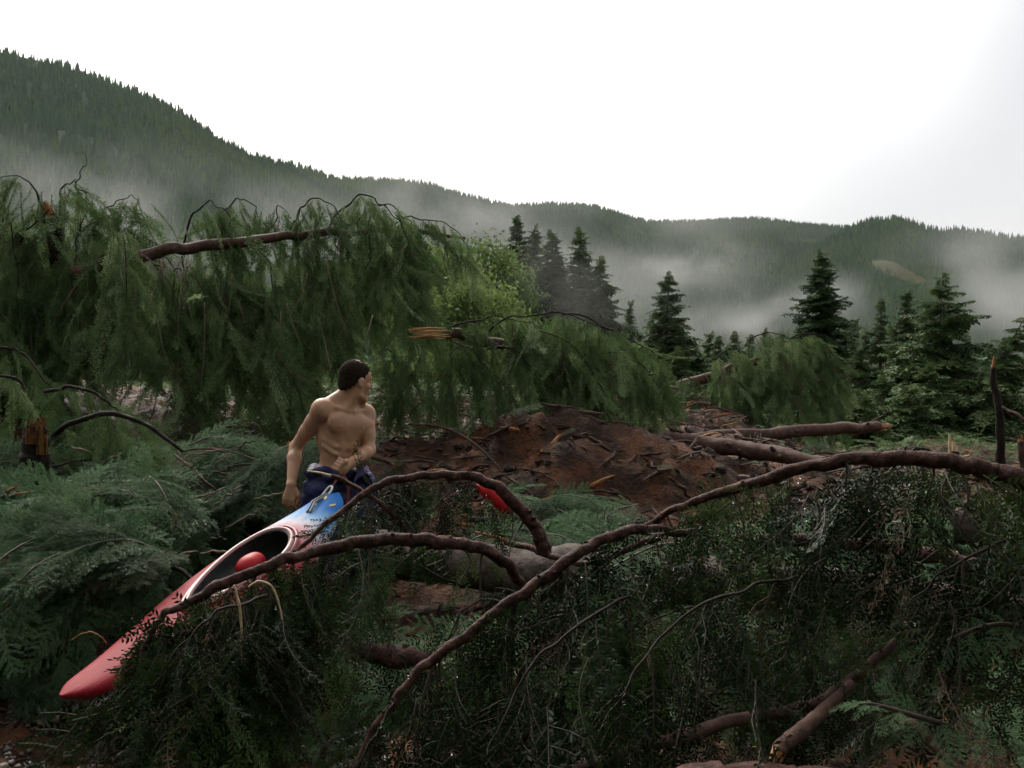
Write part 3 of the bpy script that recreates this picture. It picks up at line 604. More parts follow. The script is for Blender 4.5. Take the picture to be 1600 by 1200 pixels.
bare_twigs(t1_, [(rgl.uniform(170, 600), rgl.uniform(400, 520), rgl.uniform(8.7, 9.3)) for _ in range(22)], 3)
# dark broken snag tree at the left edge
limbs0 = [
 ([(70, 345, 9.6), (58, 306, 9.5), (40, 282, 9.4), (12, 270, 9.3), (-20, 290, 9.2)], .015, .55),
 ([(20, 415, 9.2), (38, 370, 9.3), (72, 325, 9.5), (60, 318, 9.6)], .018, .25),
 ([(88, 350, 9.6), (95, 300, 9.6), (112, 283, 9.7), (130, 300, 9.7), (140, 330, 9.7)], .014, .55),
 ([(118, 285, 9.7), (128, 262, 9.7), (130, 244, 9.7), (118, 236, 9.7)], .009, .0),
 ([(125, 365, 9.7), (150, 340, 9.8), (178, 318, 9.8), (205, 306, 9.9), (220, 325, 9.9)], .014, .4),
 ([(124, 364, 9.7), (138, 330, 9.7), (146, 312, 9.7)], .010, .0),
 ([(150, 400, 9.8), (180, 365, 9.9), (205, 358, 9.9), (225, 385, 9.9)], .012, .5),
 ([(225, 395, 9.9), (230, 370, 9.9), (242, 354, 9.9)], .008, .0)]
for k in range(17):
    px = rgl.uniform(-10, 205); row = 360 + rgl.uniform(-12, 55); dx = rgl.uniform(-35, 30); dn = rgl.uniform(70, 190); s = rgl.uniform(-.9, .9)
    limbs0.append(([(px, row, 9.6), (px + dx * .5, row - 6, 9.6 + s * .5), (px + dx, row + dn * .5, 9.6 + s), (px + dx * 1.1, row + dn, 9.6 + s * 1.1)], .012, .75, (0, 0, 0), 0.05))
fallen('broken_hemlock', 'dark drooping hemlock snapped off at the left edge, orange wood at its break',
       [(82, 338, 9.6), (92, 420, 9.6), (88, 500, 9.6), (80, 640, 9.6)], [.07, .085, .10, .12], limbs0, 41, mat=m_dark, end=.14)
# second, in the middle
limbs2 = [
 ([(690, 520, 10.80), (740, 498, 10.70), (800, 497, 10.60), (850, 518, 10.50)], .016, .45), ([(740, 530, 10.80), (790, 500, 10.80), (850, 490, 10.80), (920, 500, 10.70), (978, 545, 10.60)], .018, .65),
 ([(800, 545, 10.90), (880, 494, 11.00), (950, 510, 11.00), (1005, 540, 10.90), (1040, 575, 10.80)], .018, .35), ([(820, 556, 10.80), (862, 540, 10.50), (920, 575, 10.30), (952, 632, 10.20)], .016, .55),
 ([(760, 545, 10.70), (800, 546, 10.40), (850, 592, 10.20), (872, 630, 10.10)], .016, .5), ([(700, 530, 10.70), (735, 545, 10.40), (772, 585, 10.20), (792, 618, 10.10)], .014, .5),
 ([(650, 530, 10.70), (655, 560, 10.40), (640, 598, 10.30)], .012, .5), ([(900, 560, 10.90), (960, 552, 10.70), (1008, 580, 10.60), (1030, 612, 10.50)], .016, .35),
 ([(720, 535, 10.80), (705, 560, 10.40), (690, 610, 10.30)], .012, .55), ([(860, 555, 10.90), (900, 540, 11.30), (960, 560, 11.60), (1000, 600, 11.70)], .014, .6),
 ([(985, 580, 11.10), (1020, 585, 10.90), (1050, 600, 10.80)], .012, .25), ([(780, 545, 10.80), (830, 520, 10.60), (890, 535, 10.40), (930, 580, 10.30)], .016, .6),
 ([(645, 500, 10.70), (650, 490, 10.70), (655, 484, 10.70)], .010, .0), ([(600, 545, 10.40), (620, 560, 10.30), (610, 610, 10.20)], .012, .6)]
t2, _ = fallen('fallen_hemlock', 'fallen hemlock with orange snapped trunk, boughs drooping right behind the mud mound',
       [(642, 521, 10.70), (705, 521, 10.80), (780, 540, 10.90), (880, 560, 11.00), (980, 585, 11.20), (1060, 610, 11.30)], [.055, .06, .06, .05, .03], limbs2, 51, per_m=24, length=.5)
mbs = MB()
for k in range(16):
    a = at(638 + random.uniform(-3, 26), 513 + k * 0.95, 9.2 + random.uniform(-.03, .03)); b_ = at(698 + random.uniform(-24, 10), 514 + k * 0.95 + random.uniform(-2, 2), 9.3); mbs.add(*tube([tuple(a), tuple(a.lerp(b_, .5)), tuple(b_)], [.003, random.uniform(.005, .014), .002], 5, .3))
mbs.build('torn_wood', m_torn, t2, False)
# third, right of centre
limbs3 = [
 ([(1116, 592, 15), (1118, 560, 14.9), (1138, 546, 14.8), (1165, 552, 14.7), (1180, 590, 14.6)], .016, .6), ([(1168, 572, 15), (1172, 535, 14.9), (1195, 520, 14.8), (1230, 524, 14.7), (1250, 560, 14.6)], .018, .7),
 ([(1215, 555, 15.1), (1245, 522, 15.1), (1280, 528, 15), (1305, 565, 14.9), (1315, 610, 14.8)], .018, .75), ([(1090, 600, 14.9), (1070, 590, 14.6), (1060, 620, 14.5), (1050, 660, 14.4)], .014, .4),
 ([(1130, 590, 15), (1150, 595, 14.5), (1175, 630, 14.3), (1190, 660, 14.2)], .014, .6), ([(1190, 568, 15), (1210, 580, 14.6), (1240, 620, 14.4), (1260, 650, 14.3)], .014, .6),
 ([(1240, 550, 15.1), (1270, 570, 14.8), (1290, 620, 14.6), (1300, 655, 14.5)], .014, .6), ([(1140, 585, 15), (1120, 600, 14.4), (1105, 640, 14.2), (1095, 670, 14.1)], .014, .5)]
fallen('fallen_hemlock', 'leaning fallen hemlock with arching boughs above the two logs at right',
       [(1060, 602, 14.8), (1110, 588, 14.9), (1160, 570, 15), (1210, 555, 15.1), (1262, 540, 15.2)], [.085, .07, .055, .03], limbs3, 61, per_m=28, length=.6)

# ------------------------------------------------------------------ logs and snags in the clearing
stick('log', 'long straight reddish log lying highest at right, splintered at its right end', 'log', [(1080, 684, 11.6), (1200, 678, 11.9), (1300, 671, 12.2), (1372, 667, 12.4)], [.066, .075, .066], m_logbrown, (None, .22), 'logs in the clearing', 1, 12, .03, 4)
stick('log', 'brown log sloping down to the right beneath the straight reddish log', 'log', [(1025, 686, 10.6), (1120, 696, 10.2), (1200, 708, 9.8), (1290, 724, 9.4)], [.085, .085, .075], m_logbrown, (None, None), 'logs in the clearing', 2, 12, .03, 6)
stick('log', 'dark thin log half buried right of the mud mound', 'log', [(925, 640, 14.2), (975, 650, 13.6), (1030, 660, 13)], [.07, .055, .03], m_dark, (None, None), 'logs in the clearing', 3, 9, .04, 3)
TL, _tp = stick('fallen_log', 'thick grey mottled log lying across the middle behind the bent branches', 'log', [(300, 812, 7.7), (450, 838, 7.1), (620, 868, 6.5), (800, 888, 5.9), (960, 900, 5.5), (1120, 910, 5.2), (1400, 935, 4.75), (1640, 968, 4.4)], [.13, .15, .15, .12, .09], m_grey, (None, None), None, 4, 18, .02, 5)
stick('log', 'reddish pole behind the foliage curtain at right, running down to the right edge', 'log', [(1150, 842, 4.9), (1260, 846, 4.8), (1370, 854, 4.7), (1450, 868, 4.6), (1570, 895, 4.5)], [.028, .034, .040], m_red, (None, .05), 'logs in the clearing', 5, 10, .02, 4)
stick('log', 'pale grey log glimpsed low at the right edge behind the foliage', 'log', [(1490, 822, 5.6), (1560, 832, 5.5), (1660, 838, 5.4)], [.10, .10, .10], m_grey, (None, None), 'logs in the clearing', 6, 12, .02, 2)
stick('snag', 'short snapped trunk with pale split wood standing behind the long arch', 'snag', [(1488, 760, 6.2), (1488, 735, 6.2), (1490, 706, 6.2)], [.035, .033, .030], m_dark, (None, None), 'broken snags', 7)
mbs = MB()
for k in range(9):
    x = 1485 + (k % 3) * 4.5 + random.uniform(-1, 1); a = at(x, 714, 6.19 + .01 * k); b_ = at(x + random.uniform(-2, 2), 678 + (k % 3) * 9 + random.uniform(0, 6), 6.19 + .01 * k); mbs.add(*tube([tuple(a), tuple(a.lerp(b_, .5)), tuple(b_)], [.011, .010, .003], 4))
mbs.build('split_wood', m_pale, col.objects[-2] if False else [o for o in col.objects if o.name.startswith('snag')][0], False)
stick('snag', 'tall thin dark snag with an orange torn top near the right edge', 'snag', [(1566, 760, 7.0), (1562, 690, 7.0), (1557, 630, 7.0), (1553, 572, 7.0)], [.034, .03, .026, .02], m_dark, (None, .10), 'broken snags', 8)
stick('snag', 'short brown snag cut by the right edge of view', 'snag', [(1600, 790, 7.0), (1599, 740, 7.0), (1597, 690, 7.0)], [.03, .03, .026], m_logbrown, (None, .05), 'broken snags', 9)
st, sp = stick('stump', 'dark broken stump with orange torn wood among the left boughs', 'stump', [(48, 800, 6.5), (52, 735, 6.5), (54, 695, 6.5), (56, 676, 6.5)], [.11, .09, .08, .075], m_dark, (None, None), None, 10, 14, .02)
mbs = MB(); splinter(mbs, at(56, 684, 6.47), (0.05, -.05, 1), .066, .15, 5, 26); splinter(mbs, at(66, 706, 6.41), (0.03, -.05, 1), .034, .16, 6, 16); mbs.build('torn_wood', m_stump, st, False)
# ------------------------------------------------------------------ foreground: bent hemlock branches with hanging needle curtains
rgf = np.random.default_rng(77)
def bent(label, pts, radii, hangs, seed, mat=None, ends=(None, None), twigs=0, dr=0, cat='branch', group='bent branches in the foreground', src=None, slen=0.30, seg=10, sc=(0.75, 1.45)):
    t, P = stick('bent_branch', label, cat, pts, radii, mat or m_red, ends, group, seed, seg, 0.014, 4)
    parts = []
    for (t0, t1, per_m, length, width, kw) in hangs:
        parts.append(hang(P, t0, t1, per_m * .60, slen, length, width, kw.get('out', .45), rgf, scale=sc, jit=kw.pop('jit', .42) if False else kw.get('jit', .40), **{q: v for q, v in kw.items() if q not in ('jit', 'out')}))
    parts = [p for p in parts if len(p[0])]
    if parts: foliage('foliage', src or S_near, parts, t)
    for k in range(twigs):                                    # bare hanging twigs
        i = rgf.integers(len(P) // 8, len(P) - 2); a = P[i]; L = rgf.uniform(.12, .42); q = [a, a + np.array([rgf.normal(0, .02), rgf.normal(0, .02), -L * .4]), a + np.array([rgf.normal(0, .05), rgf.normal(0, .04), -L])]
        MB().add(*tube(crom(q, 4), [.005, .0035, .0015], 5, .1)).build('twig', m_twig, t)
    if dr and parts: drops(np.concatenate([p[0] for p in parts]), t, dr // 2, rgf)
    return t, P
bent('long thick arching branch spanning the right side with a dark needle curtain',
     [(1680, 785, 2.9), (1600, 752, 2.95), (1540, 735, 3.0), (1470, 720, 3.0), (1390, 716, 3.05), (1300, 723, 3.1), (1200, 747, 3.15), (1110, 775, 3.2), (1050, 798, 3.25), (995, 828, 3.3), (930, 862, 3.3)],
     [.031, .028, .023, .018, .012, .005], [(0.02, .88, 42, .42, .10, dict(gaps=.22)), (0.03, .8, 26, .75, .16, dict(gaps=.42)), (0.02, .5, 16, .85, .2, dict(gaps=.4))], 1, twigs=9, dr=150)
bent('straight reddish branch slanting from the centre down to the bottom edge',
     [(1075, 836, 3.25), (1010, 826, 3.15), (960, 836, 3.1), (915, 858, 3.05), (850, 905, 3.0), (780, 952, 2.95), (700, 1012, 2.9), (640, 1066, 2.85), (595, 1125, 2.8), (550, 1210, 2.75)],
     [.014, .018, .018, .016, .013, .008], [(.10, .95, 34, .40, .07, dict(gaps=.25)), (.3, .85, 22, .5, .12, {})], 2, twigs=5, dr=60)
bent('thin dark branch crossing below the slanting reddish branch',
     [(1030, 838, 3.3), (960, 868, 3.25), (915, 905, 3.2), (868, 960, 3.15), (830, 1020, 3.1), (800, 1090, 3.05), (780, 1180, 3.0)], [.013, .010, .007, .004], [(.1, 1.0, 40, .40, .09, dict(gaps=.2))], 3, twigs=3, dr=25)
bent('smooth reddish arch crossing the kayak cockpit from the grey log',
     [(815, 912, 3.75), (792, 882, 3.65), (745, 856, 3.55), (690, 846, 3.45), (640, 842, 3.4), (560, 849, 3.35), (490, 862, 3.3), (420, 883, 3.2), (350, 911, 3.15), (295, 940, 3.1), (255, 962, 3.05), (228, 1005, 3.0), (215, 1070, 2.95)],
     [.018, .023, .024, .022, .019, .016, .010, .004], [(.40, .60, 50, .42, .07, {}), (.58, .99, 120, .5, .06, dict(jit=.22, out=.0)), (.52, 1.0, 70, .75, .09, dict(jit=.22, out=.0)), (.25, .42, 12, .16, .04, dict(gaps=.45))], 4, twigs=4, dr=60)
bent('slim reddish arch curving over behind the man, with needle fringe',
     [(852, 862, 4.5), (840, 835, 4.5), (818, 802, 4.5), (782, 766, 4.5), (735, 746, 4.5), (680, 741, 4.45), (620, 749, 4.4), (580, 766, 4.35), (545, 790, 4.3), (505, 822, 4.2), (460, 862, 4.1)],
     [.038, .030, .024, .018, .016, .014, .010], [(.25, .8, 44, .20, .08, {}), (.45, .95, 24, .34, .08, {})], 5, twigs=4, dr=50)
te, pe = stick('bent_branch', 'thin broken branch with a pale stripped tip in front of the man', 'branch', [(518, 744, 4.4), (545, 755, 4.4), (600, 792, 4.4), (635, 832, 4.4), (650, 870, 4.4)], [.010, .011, .012, .012], m_red, (None, None), 'bent branches in the foreground', 6, 8, .005)
MB().add(*tube(crom([tuple(at(480, 736, 4.4)), tuple(at(500, 739, 4.4)), tuple(at(519, 744, 4.4))], 4), [.003, .006, .007], 6)).build('stripped_tip', m_pale, te)
tf, pf = stick('bent_branch', 'short branch with a pale peeled end lying on the grey log', 'branch', [(790, 846, 4.9), (850, 863, 4.8), (905, 882, 4.7), (950, 896, 4.6)], [.015, .016, .016, .014], m_red, (None, None), 'bent branches in the foreground', 7)
MB().add(*tube(crom([tuple(at(742, 831, 4.9)), tuple(at(770, 838, 4.9)), tuple(at(792, 846, 4.9))], 4), [.004, .010, .012], 6)).build('peeled_end', m_split, tf)
stick('log', 'short dark red log low in the centre, torn at its left end', 'log', [(495, 1008, 4.1), (560, 1018, 4.1), (620, 1026, 4.1), (672, 1034, 4.1)], [.030, .043, .045, .042], m_red, (.10, .06), None, 8, 12, .01, 2)
stick('bent_branch', 'long bare branch rising to the right along the bottom edge', 'branch', [(880, 1215, 2.6), (1010, 1168, 2.65), (1130, 1132, 2.7), (1240, 1108, 2.75), (1300, 1085, 2.8), (1345, 1050, 2.85), (1400, 1000, 2.95)], [.016, .018, .018, .016, .012], m_logbrown, (None, None), 'bent branches in the foreground', 9, 9, .012, 4)
stick('stick', 'thick stick with a bright orange snapped end at the bottom right', 'stick', [(1213, 1176, 2.45), (1240, 1150, 2.5), (1275, 1122, 2.6), (1330, 1070, 2.75)], [.019, .020, .018, .014], m_logbrown, (.035, None), None, 10, 10, .006)
stick('stick', 'brown stick running down through the fir sprays at the bottom right corner', 'stick', [(1400, 1115, 2.6), (1440, 1145, 2.5), (1500, 1215, 2.4)], [.008, .010, .011], m_logbrown, (None, None), None, 11)
stick('log', 'reddish bark of a thick log at the bottom edge, right of centre', 'log', [(900, 1310, 2.3), (1090, 1268, 2.32), (1250, 1262, 2.35), (1440, 1290, 2.4)], [.09, .10, .10, .09], m_red, (None, None), None, 12, 18, .03, 0)
stick('limb', 'dark short limb dropping onto the grey log behind the curtain', 'branch', [(1168, 846, 4.3), (1185, 872, 4.35), (1200, 905, 4.4), (1202, 930, 4.45)], [.022, .026, .03, .03], m_dark, (None, None), None, 13)
stick('limb', 'grey bare limb slanting down at the far right behind the arch', 'branch', [(1505, 780, 3.9), (1545, 808, 3.85), (1590, 850, 3.8), (1620, 890, 3.75)], [.018, .026, .028, .026], m_grey, (None, None), None, 14)
stick('limb', 'dark thick limb hanging straight down below the slanting branch', 'branch', [(800, 940, 3.3), (802, 1000, 3.28), (795, 1060, 3.25), (780, 1150, 3.2)], [.012, .014, .013, .008], m_dark, (None, None), None, 15)
# pale curved shoots hanging over the kayak
stick('shoot', 'pale dead shoot hanging straight down in front of the kayak', 'twig', [(366, 914, 2.95), (374, 945, 2.95), (378, 990, 2.95), (376, 1040, 2.95)], [.003, .005, .004, .002], m_pale, (None, None), 'pale dead shoots', 16, 6, .004)
stick('shoot', 'pale dead shoot arching over to the right in front of the kayak', 'twig', [(388, 917, 2.95), (405, 908, 2.95), (424, 916, 2.95), (435, 940, 2.95), (441, 968, 2.95)], [.003, .004, .004, .002], m_pale, (None, None), 'pale dead shoots', 17, 6, .002)
# extra hanging boughs that close the dark lower curtain
for k, (lab, pts, r0, ln, pm) in enumerate([
  ('drooping dark hemlock bough filling the bottom centre', [(980, 930, 2.95), (930, 960, 2.8), (860, 1010, 2.7), (800, 1090, 2.6), (760, 1180, 2.5)], .010, .45, 46),
  ('drooping dark hemlock bough under the long arch at right of centre', [(1250, 900, 2.9), (1180, 915, 2.8), (1090, 950, 2.7), (1020, 1010, 2.6), (970, 1090, 2.5)], .011, .42, 46),
  ('hemlock bough hanging below the far right end of the arch', [(1640, 830, 2.8), (1560, 850, 2.75), (1480, 890, 2.7), (1420, 950, 2.65)], .011, .34, 40),
  ('hemlock bough hanging lowest over the bow of the kayak', [(420, 930, 3.1), (370, 945, 3.0), (320, 970, 2.9), (275, 1020, 2.85), (245, 1090, 2.8)], .010, .50, 90),
  ('dark hemlock bough left of the pebbled mud at the bottom', [(430, 905, 3.2), (385, 950, 3.05), (345, 1030, 2.95), (310, 1120, 2.9)], .009, .45, 70),
  ('hemlock bough trailing behind the short red log', [(600, 905, 4.3), (560, 920, 4.2), (520, 950, 4.1), (490, 985, 4.0)], .009, .22, 40),
  ('dim hemlock bough deep in the shade right of the short red log', [(760, 930, 4.2), (720, 960, 4.1), (690, 1020, 4.0), (660, 1090, 3.9)], .009, .40, 40),
  ('dim hemlock bough deep in shade behind the right curtain', [(1420, 900, 4.0), (1340, 930, 3.9), (1260, 980, 3.8), (1180, 1060, 3.7)], .010, .50, 46),
  ('dim hemlock bough deep in shade below the centre curtain', [(1120, 940, 4.0), (1040, 960, 3.9), (960, 1010, 3.8), (900, 1090, 3.7)], .010, .50, 46)]):
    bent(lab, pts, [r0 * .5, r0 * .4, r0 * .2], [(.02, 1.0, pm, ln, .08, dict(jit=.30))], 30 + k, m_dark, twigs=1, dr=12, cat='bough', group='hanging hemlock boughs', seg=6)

# ------------------------------------------------------------------ fir boughs lying in heaps
def fir_bough(label, base, tip, seed, size=1.0, arch=0.12, group='fir boughs in the left heap', src=None):
    r = np.random.default_rng(seed); A, B = np.array(tuple(base)), np.array(tuple(tip)); M = (A + B) / 2 + np.array([r.normal(0, .04), r.normal(0, .04), arch])
    P = crom([A, A * .35 + M * .65 + np.array([0, 0, arch * .15]), M * .5 + B * .5 + np.array([0, 0, arch * .35]), B], 6); L = np.linalg.norm(B - A)
    t = thing('fir_bough', label, 'bough', tuple(A), group); MB().add(*tube(P, [.008, .006, .002], 5, .1)).build('stem', m_twig, t)
    p, X, N, S = [], [], [], []; n = int(L / .048); roll = r.normal(0, .5)
    for k in range(n + 1):
        f = k / n; i = min(len(P) - 2, int(f * (len(P) - 1))); q = P[i] + (P[i+1] - P[i]) * (f * (len(P) - 1) - i); T = P[i+1] - P[i]; T /= np.linalg.norm(T)
        up = np.array([roll + r.normal(0, .2), -0.25 + r.normal(0, .25), 1.0]); lat = np.cross(up, T); lat /= np.linalg.norm(lat)
        for sd in (1, -1):
            d = T * r.uniform(.55, 1.0) + lat * sd * r.uniform(.6, 1.0) + np.array([0, 0, r.uniform(-.45, .10)])
            if k == n: d = T + lat * sd * .15
            p.append(q); X.append(d); N.append(up + r.normal(0, .3, 3)); S.append(size * (0.95 - .5 * f) * r.uniform(.55, 1.2))
    scatter('foliage', src or S_fir, np.array(p), eul(np.array(X), np.array(N)), np.array(S), t, pick(len(p)))
    return t
def heap(label, region, n, seed, drop=0.0, group='fir boughs in the left heap', size=1.0, ln=(.5, .95), arch=.12):
    r = random.Random(seed); x0, x1, r0, r1, ya, yb = region
    for k, px in enumerate(sorted(r.uniform(x0, x1) for _ in range(n))):
        f = r.random(); row = r0 + (r1 - r0) * f; Y = ya + (yb - ya) * f
        c = at(px, row, Y) - Vector((0, 0, drop)); c.z = max(c.z, gz(c.x, c.y) + .05); a = r.uniform(-.5, 3.64); L = r.uniform(*ln)
        d = Vector((math.cos(a), -abs(math.sin(a)) * .8, 0)).normalized() * L; b_ = c + d * .55; a_ = c - d * .45; b_.z -= r.uniform(.10, .45); a_.z -= r.uniform(-.05, .1)
        if px < 520 and seed in (1, 2, 3, 4):                                          # keep clear of the boat
            for _ in range(12):
                over = 0
                for q_ in (a_, (a_ + b_) / 2, b_):
                    rw = 560 - (q_.z - H_CAM) / q_.y * FPX; qx = 800 + q_.x / q_.y * FPX; lim = np.interp(rw, [760, 811, 876, 947, 1012, 1105], [520, 440, 332, 255, 167, 94]) - 62
                    if rw > 755 and qx > lim: over = max(over, qx - lim)
                if over <= 0: break
                a_.x -= over / FPX * a_.y; b_.x -= over / FPX * b_.y
        fir_bough(label + ', ' + ordinal(k + 1) + ' from left', a_, b_, seed * 100 + k, size, arch, group)
heap('blue-green fir bough on top of the heap left of the kayak', (-30, 340, 790, 905, 6.0, 5.0), 30, 1, 0, 'fir boughs in the left heap', 1.15, (.6, 1.1), .26)
heap('shaded fir bough lower in the heap left of the kayak', (-40, 360, 800, 930, 6.0, 4.9), 12, 2, .25, 'shaded fir boughs in the left heap')
heap('grey-green fir bough in the bank behind the man and kayak', (230, 500, 700, 800, 7.4, 6.6), 22, 3, 0, 'fir boughs in the bank behind the man', 1.1, (.6, 1.0), .22)
heap('fir bough beside the broken stump at the left', (-30, 250, 725, 800, 7.4, 6.2), 20, 4, 0, 'fir boughs by the stump', 1.1, (.6, 1.0), .24)
heap('pale blue-green fir bough beyond the slim arch in the centre', (770, 960, 775, 860, 7.6, 6.4), 15, 5, 0, 'fir boughs in the centre', 1.0, (.4, .7))
heap('fir bough lying on the mud right of centre under the long arch', (1000, 1600, 770, 880, 6.6, 5.0), 20, 6, .05, 'fir boughs under the long arch')
heap('shaded fir bough under the grey log in the centre', (520, 960, 950, 1060, 5.4, 4.6), 12, 7, .0, 'fir boughs under the grey log')
heap('fir bough in the shade at the bottom right', (1100, 1640, 960, 1100, 4.4, 3.6), 7, 8, .05, 'fir boughs at the bottom right', .9, (.4, .7))
fir_bough('fir spray fanning out beside the brown stick at bottom right', at(1470, 1130, 2.5), at(1340, 1100, 2.45), 901, .35, .02, 'fir boughs at the bottom right')
fir_bough('fir spray with broad tips against the black hollow at the right', at(1600, 980, 2.7), at(1440, 1040, 2.65), 902, .38, .05, 'fir boughs at the bottom right')
fir_bough('small fir spray low in the dark centre right of the bare branch', at(1230, 1100, 3.0), at(1080, 1092, 2.95), 903, .35, .02, 'fir boughs at the bottom right')
# arching limbs over the left heap
def S2(label, pts, rr, seed, lh, lean=(0.1, 0, 0)):
    t, P = stick('bent_branch', label, 'branch', pts, rr, m_dark, (None, None), 'arching limbs over the left heap', seed, 7, .02, 2)
    if lh: foliage('foliage', S_mid, [hang(P, .15, 1, 20, .36, lh * .7, .08, .5, rgf, lean, (.4, .7))], t)
S2('dark arching limb springing from the broken stump', [(72, 695, 7.3), (105, 663, 7.2), (165, 647, 7.1), (215, 656, 7.0), (262, 686, 6.9), (285, 705, 6.9)], [.022, .018, .010], 61, .45)
S2('upper of the two arching limbs above the broken stump', [(72, 612, 7.6), (108, 605, 7.5), (145, 612, 7.4), (172, 630, 7.4), (190, 648, 7.3)], [.014, .012, .006], 62, .35)
S2('short curled limb at the left edge above the stump', [(-20, 586, 7.2), (12, 587, 7.2), (32, 600, 7.2), (41, 625, 7.2), (40, 645, 7.2)], [.012, .010, .005], 63, .30)
S2('pale bare limb bending down at the left edge of view', [(-20, 542, 8.0), (15, 545, 8.0), (38, 556, 8.0), (62, 582, 7.9), (85, 608, 7.8)], [.014, .012, .006], 64, .30)
S2('low dark limb lying on the heap behind the stump', [(135, 742, 6.8), (170, 732, 6.8), (215, 720, 6.9), (260, 716, 7.0)], [.016, .012, .006], 65, 0)
S2('thin limb curving under the stump limb', [(82, 730, 7.0), (120, 720, 7.0), (150, 720, 7.0), (172, 738, 6.9)], [.008, .007, .004], 66, .25)
# ------------------------------------------------------------------ a smooth-blended solid, meshed as one continuous surface
class Solid:
    def __init__(self, lo, hi, h):
        self.lo = np.array(lo, float); self.h = h; self.n = np.ceil((np.array(hi) - self.lo) / h).astype(int) + 1
        self.d = np.full(self.n, 0.5, np.float32)
    def _win(self, lo, hi):
        a = np.clip(np.floor((lo - self.lo) / self.h).astype(int), 0, self.n - 1); b = np.clip(np.ceil((hi - self.lo) / self.h).astype(int) + 1, 1, self.n)
        g = np.meshgrid(*[self.lo[i] + self.h * np.arange(a[i], b[i]) for i in range(3)], indexing='ij')
        return tuple(slice(a[i], b[i]) for i in range(3)), np.stack(g, -1)
    def _mix(self, w, dp, k, sub=False):
        d = self.d[w]
        if sub:
            h = np.clip(0.5 - 0.5 * (dp + d) / k, 0, 1); self.d[w] = d + (-dp - d) * h + k * h * (1 - h); return
        h = np.clip(0.5 + 0.5 * (dp - d) / k, 0, 1); self.d[w] = dp + (d - dp) * h - k * h * (1 - h)
    def cone(self, a, b, ra, rb, k=0.02):
        a, b = np.array(tuple(a), float), np.array(tuple(b), float); m = max(ra, rb) + 2 * k + 3 * self.h
        w, P = self._win(np.minimum(a, b) - m, np.maximum(a, b) + m); ab = b - a
        t = np.clip(((P - a) @ ab) / (ab @ ab + 1e-9), 0, 1); dp = np.linalg.norm(P - a - t[..., None] * ab, axis=-1) - (ra + (rb - ra) * t)
        self._mix(w, dp.astype(np.float32), k); return self
    def chain(self, pts, rad, k=0.012):
        for i in range(len(pts) - 1): self.cone(pts[i], pts[i+1], rad[i], rad[i+1], k)
        return self
    def ell(self, c, r, axes, k=0.025, sub=False):
        c = np.array(tuple(c), float); r = np.array(r, float); m = r.max() + 2 * k + 3 * self.h; w, P = self._win(c - m, c + m)
        A = np.array([tuple(v) for v in axes]); q = ((P - c) @ A.T) / r; l = np.linalg.norm(q, axis=-1); g = np.linalg.norm(q / r, axis=-1) + 1e-6
        self._mix(w, (l * (l - 1) / g).astype(np.float32), k, sub); return self
    def mesh(self, name, mat):
        d = self.d; s = d < 0; n = np.array(d.shape) - 1; acc = np.zeros((*n, 3), np.float32); cnt = np.zeros(n, np.float32)
        def sl(o): return tuple(slice(o[i], o[i] + n[i]) for i in range(3))
        corners = [(x, y, z) for x in (0, 1) for y in (0, 1) for z in (0, 1)]
        for a in corners:
            for ax in range(3):
                if a[ax]: continue
                b = list(a); b[ax] = 1; da, db = d[sl(a)], d[sl(b)]; cr = (da < 0) != (db < 0)
                t = np.where(cr, da / np.where(cr, da - db, 1), 0)
                for i in range(3): acc[..., i] += np.where(cr, a[i] + (t if i == ax else 0), 0)
                cnt += cr
        act = cnt > 0; idx = np.full(tuple(n), -1, np.int64); idx[act] = np.arange(act.sum())
        base = np.stack(np.nonzero(act), -1); V = self.lo + self.h * (base + acc[act] / cnt[act][:, None]); F = []
        for ax in range(3):
            o = [i for i in range(3) if i != ax]; e0 = s; sh = [slice(1, -1)] * 3; sh[ax] = slice(0, -1); sh2 = list(sh); sh2[ax] = slice(1, None)
            A, B = s[tuple(sh)], s[tuple(sh2)]; cr = np.stack(np.nonzero(A != B), -1); flip = A[A != B]
            p = cr.copy(); p[:, o[0]] += 1; p[:, o[1]] += 1
            def gi(i, j):
                q = p.copy(); q[:, o[0]] -= i; q[:, o[1]] -= j; return idx[q[:, 0], q[:, 1], q[:, 2]]
            Q = np.stack([gi(0, 0), gi(1, 0), gi(1, 1), gi(0, 1)], -1)
            if ax == 1: flip = ~flip
            Q[~flip] = Q[~flip][:, ::-1]; F.append(Q)
        return np_mesh(name, V, np.concatenate(F), mat, True)

# ------------------------------------------------------------------ the man
def skin_mat():
    m, n, l, b, o = _mat('skin')
    nz, rp = noise_ramp(n, l, 7, [(0.25, (0.27, 0.115, 0.060)), (0.42, (0.38, 0.185, 0.105)), (0.58, (0.44, 0.235, 0.140)), (0.75, (0.52, 0.30, 0.195))], detail=9, rough=0.7); l.new(rp.outputs['Color'], b.inputs['Base Color'])
    b.inputs['Roughness'].default_value = 0.5; b.inputs['Subsurface Weight'].default_value = 0.08; b.inputs['Subsurface Radius'].default_value = (0.02, 0.008, 0.004); b.inputs['Subsurface Scale'].default_value = 0.5
    nb, _ = noise_ramp(n, l, 60, [(0, (0,0,0)), (1, (1,1,1))]); bp = n.new('ShaderNodeBump'); bp.inputs['Strength'].default_value = 0.15; bp.inputs['Distance'].default_value = 0.003
    l.new(nb.outputs['Fac'], bp.inputs['Height']); l.new(bp.outputs['Normal'], b.inputs['Normal']); return m
m_skin = skin_mat()
m_hair = surf('dark_brown_hair', [(0.3, (0.012, 0.008, 0.006)), (0.7, (0.035, 0.022, 0.015))], scale=60, rough=0.85, spec=0.05, bump=1.0, bscale=160, bdist=0.008)
